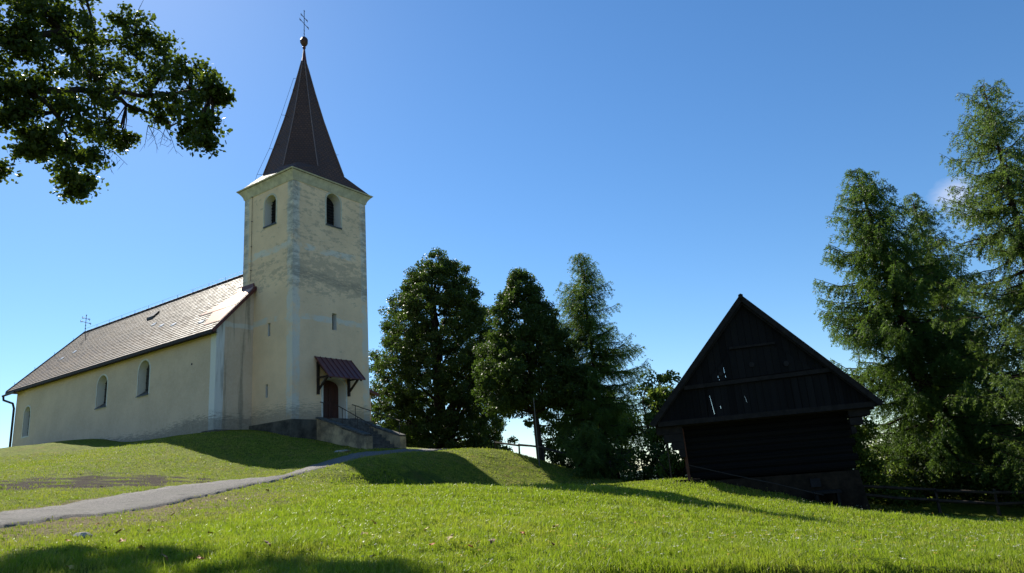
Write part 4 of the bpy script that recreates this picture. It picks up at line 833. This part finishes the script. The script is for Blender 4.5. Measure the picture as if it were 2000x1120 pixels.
# overhanging broadleaf tree whose trunk stands outside the picture on the left
def overhang():
    rng = np.random.default_rng(77); random.seed(77)
    base = Vector((-17.5, 14.5, h1(-17.5, 14.5))); e = empty('overhanging_tree', base)
    tag(e, 'dark leafy branches of a big tree hanging into the sky at the upper left', 'tree')
    m_ = MB(); zt = 14
    m_.tube([Vector((0, 0, -.4)), Vector((0, 0, .5)), Vector((.1, .1, 4)), Vector((.2, .3, 8)), Vector((.3, .3, 12)), Vector((.3, .4, 15.5))], [.62, .5, .42, .34, .22, .05], 12)
    bough = OVER; alln = []
    for li, lim in enumerate(LIMBS):
        p_ = [Vector(q)-base for q in lim]
        if li < 2: p_ = [Vector((.15, .2, 6.0+2.2*li))]+p_
        f_ = []
        for a_, b_ in zip(p_[:-1], p_[1:]):
            for k in range(4): f_.append(a_.lerp(b_, k/4)+Vector(rng.normal(size=3))*.05*(k > 0))
        f_.append(p_[-1]); r0 = .15 if li < 2 else .075; m_.tube(f_, [r0*(1-.88*i/(len(f_)-1)) for i in range(len(f_))], 7); alln += f_
    for (x, y, z, r_) in bough:
        b_ = Vector((x, y, z))-base; near_ = min(alln, key=lambda q: (q-b_).length)
        for k in range(7):
            q = b_+Vector(rng.normal(size=3))*r_*.6; m_.tube([near_, near_.lerp(b_, .6)+Vector(rng.normal(size=3))*.1, q], [.026, .016, .005], 4)
    m_.build('trunk', BARK, e, True)
    C_ = []
    for (x, y, z, r_) in bough:
        nsub = int(14*r_*r_)+6; sub = np.array([x, y, z])+unit(rng.normal(size=(nsub, 3)))*r_*rng.uniform(.15, 1.15, (nsub, 1))**.5*np.array([1, 1.2, .85])
        for s_ in sub:
            k = int(rng.uniform(25, 115)*1.15); o_ = unit(rng.normal(size=(k, 3)))*rng.uniform(.05, 1, (k, 1))**.7*np.array([.42, .42, .26])*rng.uniform(.5, 1.25); C_.append(s_+o_)
    # the rest of the crown, out of frame to the left and above
    for i in range(150):
        th = rng.uniform(0, 2*math.pi); f = rng.uniform(0, 1); rr = 6.2*math.sin(math.pi*(.15+.8*f))*math.sqrt(rng.uniform(.2, 1)); c_ = np.array([base.x+rr*math.cos(th), base.y+rr*math.sin(th), base.z+5.5+11*f])
        if c_[0] > -.86*abs(c_[1])-1.0 : continue
        k = 120; C_.append(c_+unit(rng.normal(size=(k, 3)))*rng.uniform(.1, 1, (k, 1))**.6*.8)
    C_ = np.concatenate(C_)-np.array(base)
    quads('crown', leaves(C_, .10, rng, .3, .85, .5), L_OVER, e)
    for i, (x, y, z) in enumerate(TWIGS):
        p = Vector((x, y, z))-base; tw = MB(); fan = [(.25, -.75), (.6, -.55), (-.1, -.6)]
        for dx, dz in fan:
            q = p+Vector((dx*1.1, random.uniform(-.2, .2), dz)); tw.tube([p, (p+q)/2+Vector((0, 0, .08)), q], [.012, .008, .004], 4)
            for j in range(5): c_ = p.lerp(q, .3+.14*j); tw.tube([c_, c_+Vector((random.uniform(-.2, .28), 0, -random.uniform(.08, .25)))], [.006, .003], 3)
        tw.build('bare_twig', BARK, e)

OVER = [(-11.38,14.46,11.6,0.91),(-10.77,14.92,11.95,0.92),(-10.56,15.6,11.75,0.74),(-11.15,14.64,10.58,0.71),(-10.6,15.04,10.65,0.71),(-10.41,17.78,13.79,0.5),(-10.0,18.01,13.23,0.57),(-10.52,17.71,12.74,0.57),(-10.65,16.86,11.6,0.59),(-9.63,18.21,12.58,0.56),(-10.04,17.99,11.84,0.66),(-10.65,17.63,11.2,0.65),(-10.55,16.4,10.54,0.59),(-10.45,15.14,9.66,0.49),(-10.93,14.8,9.64,0.42),(-11.27,14.55,9.52,0.44),(-11.26,14.55,8.96,0.23),(-10.89,14.83,9.08,0.25),(-7.71,15.94,10.68,0.35),(-6.72,14.63,9.3,0.33),(-8.66,17.26,10.88,0.49),(-7.11,15.16,9.1,0.37),(-9.55,18.25,10.83,0.39),(-7.46,15.7,8.78,0.28),(-6.7,14.64,7.91,0.13),(-6.6,14.69,8.47,0.16),(-10.41,15.7,9.37,0.45),(-10.57,17.17,10.02,0.43),(-10.55,15.08,8.59,0.36),(-10.79,14.9,8.16,0.27),(-10.86,14.85,8.6,0.2),(-10.33,15.49,8.52,0.38),(-10.43,16.34,8.66,0.31),(-10.29,15.52,7.86,0.26),(-10.3,15.77,7.57,0.14),(-10.38,16.25,8.01,0.15),(-10.43,17.76,9.98,0.26),(-11.27,14.54,7.65,0.16),(-6.42,14.76,9.18,0.09),(-11.77,14.14,10.99,0.96),(-11.79,14.13,9.38,0.69),(-11.14,14.64,12.72,1.0),(-10.69,15.78,13.59,0.78),(-11.54,14.33,8.83,0.34)]
LIMBS = [[(-12.13,13.84,8.62),(-11.39,14.45,9.74),(-10.55,15.08,9.86),(-10.63,17.13,11.13),(-9.91,18.06,11.38),(-8.27,16.74,10.62),(-6.57,14.7,9.26)],[(-12.22,13.75,9.84),(-11.47,14.39,10.85),(-10.57,15.06,11.52),(-10.73,17.33,12.79),(-10.0,18.01,13.37)],[(-10.94,14.79,9.81),(-10.51,15.1,9.3),(-10.34,15.48,8.68),(-10.32,15.76,7.86)],[(-10.63,17.13,11.13),(-10.11,17.95,10.93),(-9.44,18.31,10.74),(-7.66,15.97,9.11)],[(-10.57,15.06,11.52),(-10.57,16.12,11.2),(-10.65,17.63,11.2)],[(-9.91,18.06,11.38),(-9.62,18.22,12.45),(-9.52,18.27,12.9)]]
TWIGS = [(-10.53,17.06,9.41),(-9.87,18.08,10.5),(-9.48,18.29,10.49)]
overhang()

# ------------------------------------------------------------------ grass, flowers, leaves
def scatter(n, x0, x1, y0, y1, rng):
    # density falls with distance: sample y with p ~ 1/y
    u = rng.uniform(0, 1, n); y = y0*(y1/y0)**u; return y
def blades(n, rng, short):
    y = 5.3*(( (36. if short else 25.)/5.3)**rng.uniform(0, 1, n)); az = rng.uniform(R(-42), R(43), n); x = y*np.tan(az)
    pd = path_dist(x, y); tm = tall_mask(x, y, pd)
    if short: k = (tm < .6) & (np.abs(pd) > PWID-.10+.20*rng.uniform(size=n)+.06*vnoise(x, y, 2.5, 4)) & (x > -30)
    else: k = rng.uniform(size=n) < tm*1.1
    # keep the barn footprint and stairs free
    bxl = (x-5.444)*math.cos(R(16))-(y-25)*math.sin(R(16)); byl = (x-5.444)*math.sin(R(16))+(y-25)*math.cos(R(16))
    k &= ~((bxl > -.1) & (bxl < 5.3) & (byl > -.15))
    if short:
        soil = np.exp(-(((x+12.5)/3.8)**2+((y-22.4)/2.9)**2)**1.5); k &= rng.uniform(size=n) > soil*1.3*np.clip(.9+.9*vnoise(x, y, 1.9)+.6*vnoise(x, y, 4.7, 3), 0, 1.1)
        dry = np.clip(1-(np.abs(pd)-PWID)/np.where(pd > 0, 3.0, .5), 0, 1)*(1-sm(y, 17, 21)); k &= rng.uniform(size=n) > np.clip(dry*1.5, 0, 1)*np.clip(.75+.8*vnoise(x, y, 2.3, 6), .25, .97)
    x, y, tm = x[k], y[k], tm[k]; z = H(x, y); N = len(x)
    clump = .5+.5*vnoise(x, y, 1.1, 5); c2 = .5+.5*vnoise(x, y, 4.3, 1)
    c3 = np.clip(.5+.9*vnoise(x, y, 2.6, 7)*vnoise(x, y, .8, 2), 0, 1)
    h_ = (.022+.03*c2+.06*c3**2)*rng.uniform(.5, 1.5, N) if short else (.032+.085*clump**2+.05*c2**2)*rng.uniform(.45, 1.5, N)
    sdd = streak_dist(x, y); h_ = h_*(1+.0*np.exp(-((sdd-.15)/.35)**2)*(x > 1.2)*(x < 8.4))
    h_ = np.where(rng.uniform(size=N) < (.004 if short else .02), h_*1.9, h_)
    w_ = (.0022+.00042*np.maximum(y-5, 0))*rng.uniform(.7, 1.4, N)
    th = rng.uniform(0, 2*math.pi, N); le_ = rng.uniform(.1, .75, N); 
    B_ = np.stack([x, y, z-.01+(.05*(np.abs(pd[k]) < PWID) if short else 0)], -1); dr_ = np.stack([np.cos(th), np.sin(th), 0*th], -1); ph_ = rng.uniform(0, math.pi, N); wd = np.stack([np.cos(ph_), np.sin(ph_), 0*th], -1)*w_[:, None]
    up = np.array([0, 0, 1.])
    m_ = B_+(up*.62+dr_*.22*le_[:, None])*h_[:, None]; t_ = B_+(up*(1-.25*le_[:, None])+dr_*.85*le_[:, None])*h_[:, None]
    return np.concatenate([np.stack([B_-wd, B_+wd, m_+wd*.75, m_-wd*.75], 1), np.stack([m_-wd*.75, m_+wd*.75, t_+wd*.12, t_-wd*.12], 1)], 0)
def grass_mat(name, c1, c2, c3, tr, d0=.5, d1=.66):
    a = NM(name, .45, .3); g_ = a.n.new('ShaderNodeNewGeometry'); rnd = g_.outputs['Random Per Island']
    f = a.mth('ADD', a.mth('MULTIPLY', rnd, .6), a.mth('MULTIPLY', a.noise(1.3, 4, .7), .55), clamp=True)
    c = a.mix(f, c1, c2); c = a.mix(a.mth('MULTIPLY', a.ramp(a.noise(.7, 4, .7, off=(4, 4, 4)), d0, d1), .6), c, c3); c = a.mix(a.ramp(rnd, .90, .93), c, (.36, .27, .11)); c = a.mix(a.mth('MULTIPLY', a.ramp(a.noise(2.2, 4, .8, off=(9, 1, 4)), .54, .66), .5), c, (.04, .09, .010)); c = a.mix(a.mth('MULTIPLY', a.ramp(a.noise(5.5, 3, .7, off=(1, 6, 2)), .55, .68), .6), c, (.34, .30, .07)); a.set('Base Color', c)
    t = a.n.new('ShaderNodeBsdfTranslucent'); mx = a.n.new('ShaderNodeMixShader'); mx.inputs[0].default_value = tr; a.l.new(a.mix(.5, c, (.30, .44, .015)), t.inputs['Color'])
    a.l.new(a.p.outputs[0], mx.inputs[1]); a.l.new(t.outputs[0], mx.inputs[2]); a.l.new(mx.outputs[0], a.n['Material Output'].inputs['Surface']); return a.m
rg_ = np.random.default_rng(5)
tag(quads('meadow_grass', blades(650000, rg_, False), grass_mat('meadow_blade', (.075, .115, .008), (.27, .34, .022), (.38, .35, .055), .5)), 'tall sunlit meadow grass covering the foreground slope', 'grass', kind='stuff')
tag(quads('lawn_grass', blades(420000, rg_, True), grass_mat('lawn_blade', (.065, .10, .009), (.22, .27, .020), (.36, .27, .075), .45, .42, .58)), 'short mown lawn grass on the church hill and bank', 'grass', kind='stuff')
def weeds(n):   # low broad-leaved rosettes: plantain, clover and dandelion
    rng = np.random.default_rng(19); y = 6.3*((30/6.3)**rng.uniform(0, 1, n)); x = y*np.tan(rng.uniform(R(-40), R(40), n)); pd = path_dist(x, y)
    k = (np.abs(pd) > PWID+.15) & (vnoise(x, y, .7, 11)+rng.uniform(-.5, .5, n) > .05); bxl = (x-5.444)*math.cos(R(16))-(y-25)*math.sin(R(16)); byl = (x-5.444)*math.sin(R(16))+(y-25)*math.cos(R(16))
    k &= ~((bxl > -.1) & (bxl < 5.3) & (byl > -.15)); x, y = x[k], y[k]; N = len(x); C_ = np.stack([x, y, H(x, y)+.012], -1); tall = tall_mask(x, y, path_dist(x, y)); C_[:, 2] += .03*tall; Q = []
    s_ = rng.uniform(.025, .055, N)[:, None]; a0 = rng.uniform(0, 6.3, N)
    for j in range(7):
        a_ = a0+j*.9+rng.uniform(-.2, .2, N); d_ = np.stack([np.cos(a_), np.sin(a_), rng.uniform(.15, .9, N)], -1); w_ = np.stack([-np.sin(a_), np.cos(a_), 0*a_], -1)
        Q.append(np.stack([C_, C_+d_*s_*.6-w_*s_*.28, C_+d_*s_*np.array([1.15, 1.15, .8]), C_+d_*s_*.6+w_*s_*.28], 1))
    return np.concatenate(Q)
tag(quads('meadow_weeds', weeds(2600), leaf_mat('weed_leaf', (.03, .065, .010), (.10, .15, .022), .45, .95, tcol=(.22, .30, .02))), 'low broad-leaved weeds growing among the grass blades', 'weeds', kind='stuff')
def flowers(n):
    rng = np.random.default_rng(9); y = 6.2*((26/6.2)**rng.uniform(0, 1, n)); x = y*np.tan(rng.uniform(R(-14), R(42), n)); pd = path_dist(x, y); tm = tall_mask(x, y, pd)
    k = (tm > .6) & (rng.uniform(size=n) < .12+.88*np.clip((x+1)/6, 0, 1)**.8*np.clip(.5+.8*vnoise(x, y, .9, 8), 0, 1)); bxl = (x-5.444)*math.cos(R(16))-(y-25)*math.sin(R(16)); byl = (x-5.444)*math.sin(R(16))+(y-25)*math.cos(R(16))
    k &= ~((bxl > -.1) & (bxl < 5.3) & (byl > -.15)); x, y = x[k], y[k]; z = H(x, y); N = len(x)
    C_ = np.stack([x, y, z+rng.uniform(.09, .18, N)], -1); Q = []
    for j in range(5):
        cc = C_+rng.normal(size=(N, 3))*np.array([.011, .011, .003])
        r_ = rng.uniform(.005, .010, (N, 1)); a_ = rng.uniform(0, math.pi, N); u = np.stack([np.cos(a_), np.sin(a_), rng.normal(size=N)*.25], -1)*r_; v = np.stack([-np.sin(a_), np.cos(a_), rng.normal(size=N)*.25], -1)*r_
        Q.append(np.stack([cc-u, cc-v, cc+u, cc+v], 1))
    st = C_.copy(); st[:, 2] = z; ww = np.array([.0022, 0, 0]); stem = np.stack([st-ww, st+ww, C_+ww, C_-ww], 1)
    return np.concatenate(Q), stem, N
fq, fst, fn_ = flowers(2600); third = (np.arange(len(fq)) % fn_) % 3 == 0
pale = leaf_mat('pale_flower', (.42, .44, .30), (.62, .62, .48), .3); yel = leaf_mat('yellow_flower', (.55, .38, .04), (.65, .5, .1), .3)
fo = empty('wildflowers'); tag(fo, 'pale and yellow wildflower heads scattered through the meadow', 'wildflowers', kind='stuff')
quads('pale_head', fq[~third], pale, fo); quads('yellow_head', fq[third], yel, fo); quads('stem', fst, L_GRN, fo)
lm = [simple('fallen_leaf_orange', (.50, .14, .03), (.35, .09, .02), 20, .6, .3, 0, .1), simple('fallen_leaf_brown', (.22, .12, .05), (.15, .08, .03), 20, .7, .3, 0, .1), simple('fallen_leaf_yellow', (.5, .36, .09), (.4, .26, .06), 20, .6, .3, 0, .1)]
rl = random.Random(4); metas = []
for k in range(3):
    mb = MB(); n_ = 14; v_ = [(0, 0, .012)]
    for i in range(n_):
        a_ = 2*math.pi*i/n_; r_ = .055*(1+.28*math.cos(5*a_))*(1+.1*rl.uniform(-1, 1)); v_.append((r_*math.cos(a_), r_*math.sin(a_), .012*math.sin(3*a_)+.01*math.cos(2*a_)))
    mb.add(v_, [(0, i+1, (i+1) % n_+1) for i in range(n_)]); me_ = mb.build('tmp', lm[k]); metas.append(me_.data); bpy.data.objects.remove(me_)
spots = [(-1.0, 7.6), (-.85, 7.9), (-.4, 7.7), (-.6, 7.4), (-1.9, 8.6), (-2.3, 9.2), (-2.0, 9.6), (-1.2, 8.7), (-3.6, 7.4), (-3.2, 7.3), (-4.2, 8.1), (-3.8, 8.9), (-4.9, 9.0), (-5.2, 10.2), (-4.6, 10.8), (-5.6, 11.4), (-6.2, 12.6), (-6.0, 10.9),
         (-5.8, 9.4), (-4.4, 7.2), (-6.6, 13.8), (-6.9, 15.2), (-7.0, 17.2), (-6.6, 18.8), (-7.2, 12.4), (-1.5, 7.1), (-2.8, 8.0), (-.1, 8.6), (.3, 9.4), (.2, 7.5), (1.5, 11), (2.2, 12.6)]
for i, (x, y) in enumerate(spots):
    k = [0, 2, 1][i % 3]; o = bpy.data.objects.new('fallen_leaf', metas[k]); S.collection.objects.link(o); tall = y < 10 and x > -4
    o.location = (x, y, h1(x, y)+(.10 if tall else .045)); o.rotation_euler = (rl.uniform(-.9, .5), rl.uniform(-.5, .5), rl.uniform(0, 6)); s_ = rl.uniform(.5, .85); o.scale = (s_,)*3
    tag(o, ['orange', 'brown', 'yellow'][k]+' dry fallen leaf lying on the foreground grass', 'leaf', 'fallen leaves on the grass')
# flat stones in the verge and beside the church stairs
stn = simple('verge_stone', (.38, .35, .31), (.26, .24, .21), 9, .9, .2, 0, .4)
def stone(x, y, r_, label):
    mb = MB(); n_ = 9; v_ = [(0, 0, .05)]; 
    for ring_, (rr, zz) in enumerate(((.6, .045), (1., .0), (.95, -.06))):
        for i in range(n_): a_ = 2*math.pi*i/n_; q = rr*r_*rl.uniform(.8, 1.15); v_.append((q*math.cos(a_)*1.3, q*math.sin(a_), zz))
    f_ = [(0, i+1, (i+1) % n_+1) for i in range(n_)]
    for k in (0, 1): f_ += [(1+k*n_+i, 1+(k+1)*n_+i, 1+(k+1)*n_+(i+1) % n_, 1+k*n_+(i+1) % n_) for i in range(n_)]
    mb.add(v_, f_); o = mb.build('flat_stone', stn); o.location = (x, y, h1(x, y)+.02); tag(o, label, 'stone')
stone(-6.35, 10.6, .10, 'pale flat stone in the dry verge below the path at lower left')
stone(-8.3, 33.2, .3, 'flat slab lying in the shaded lawn beside the church stairs')
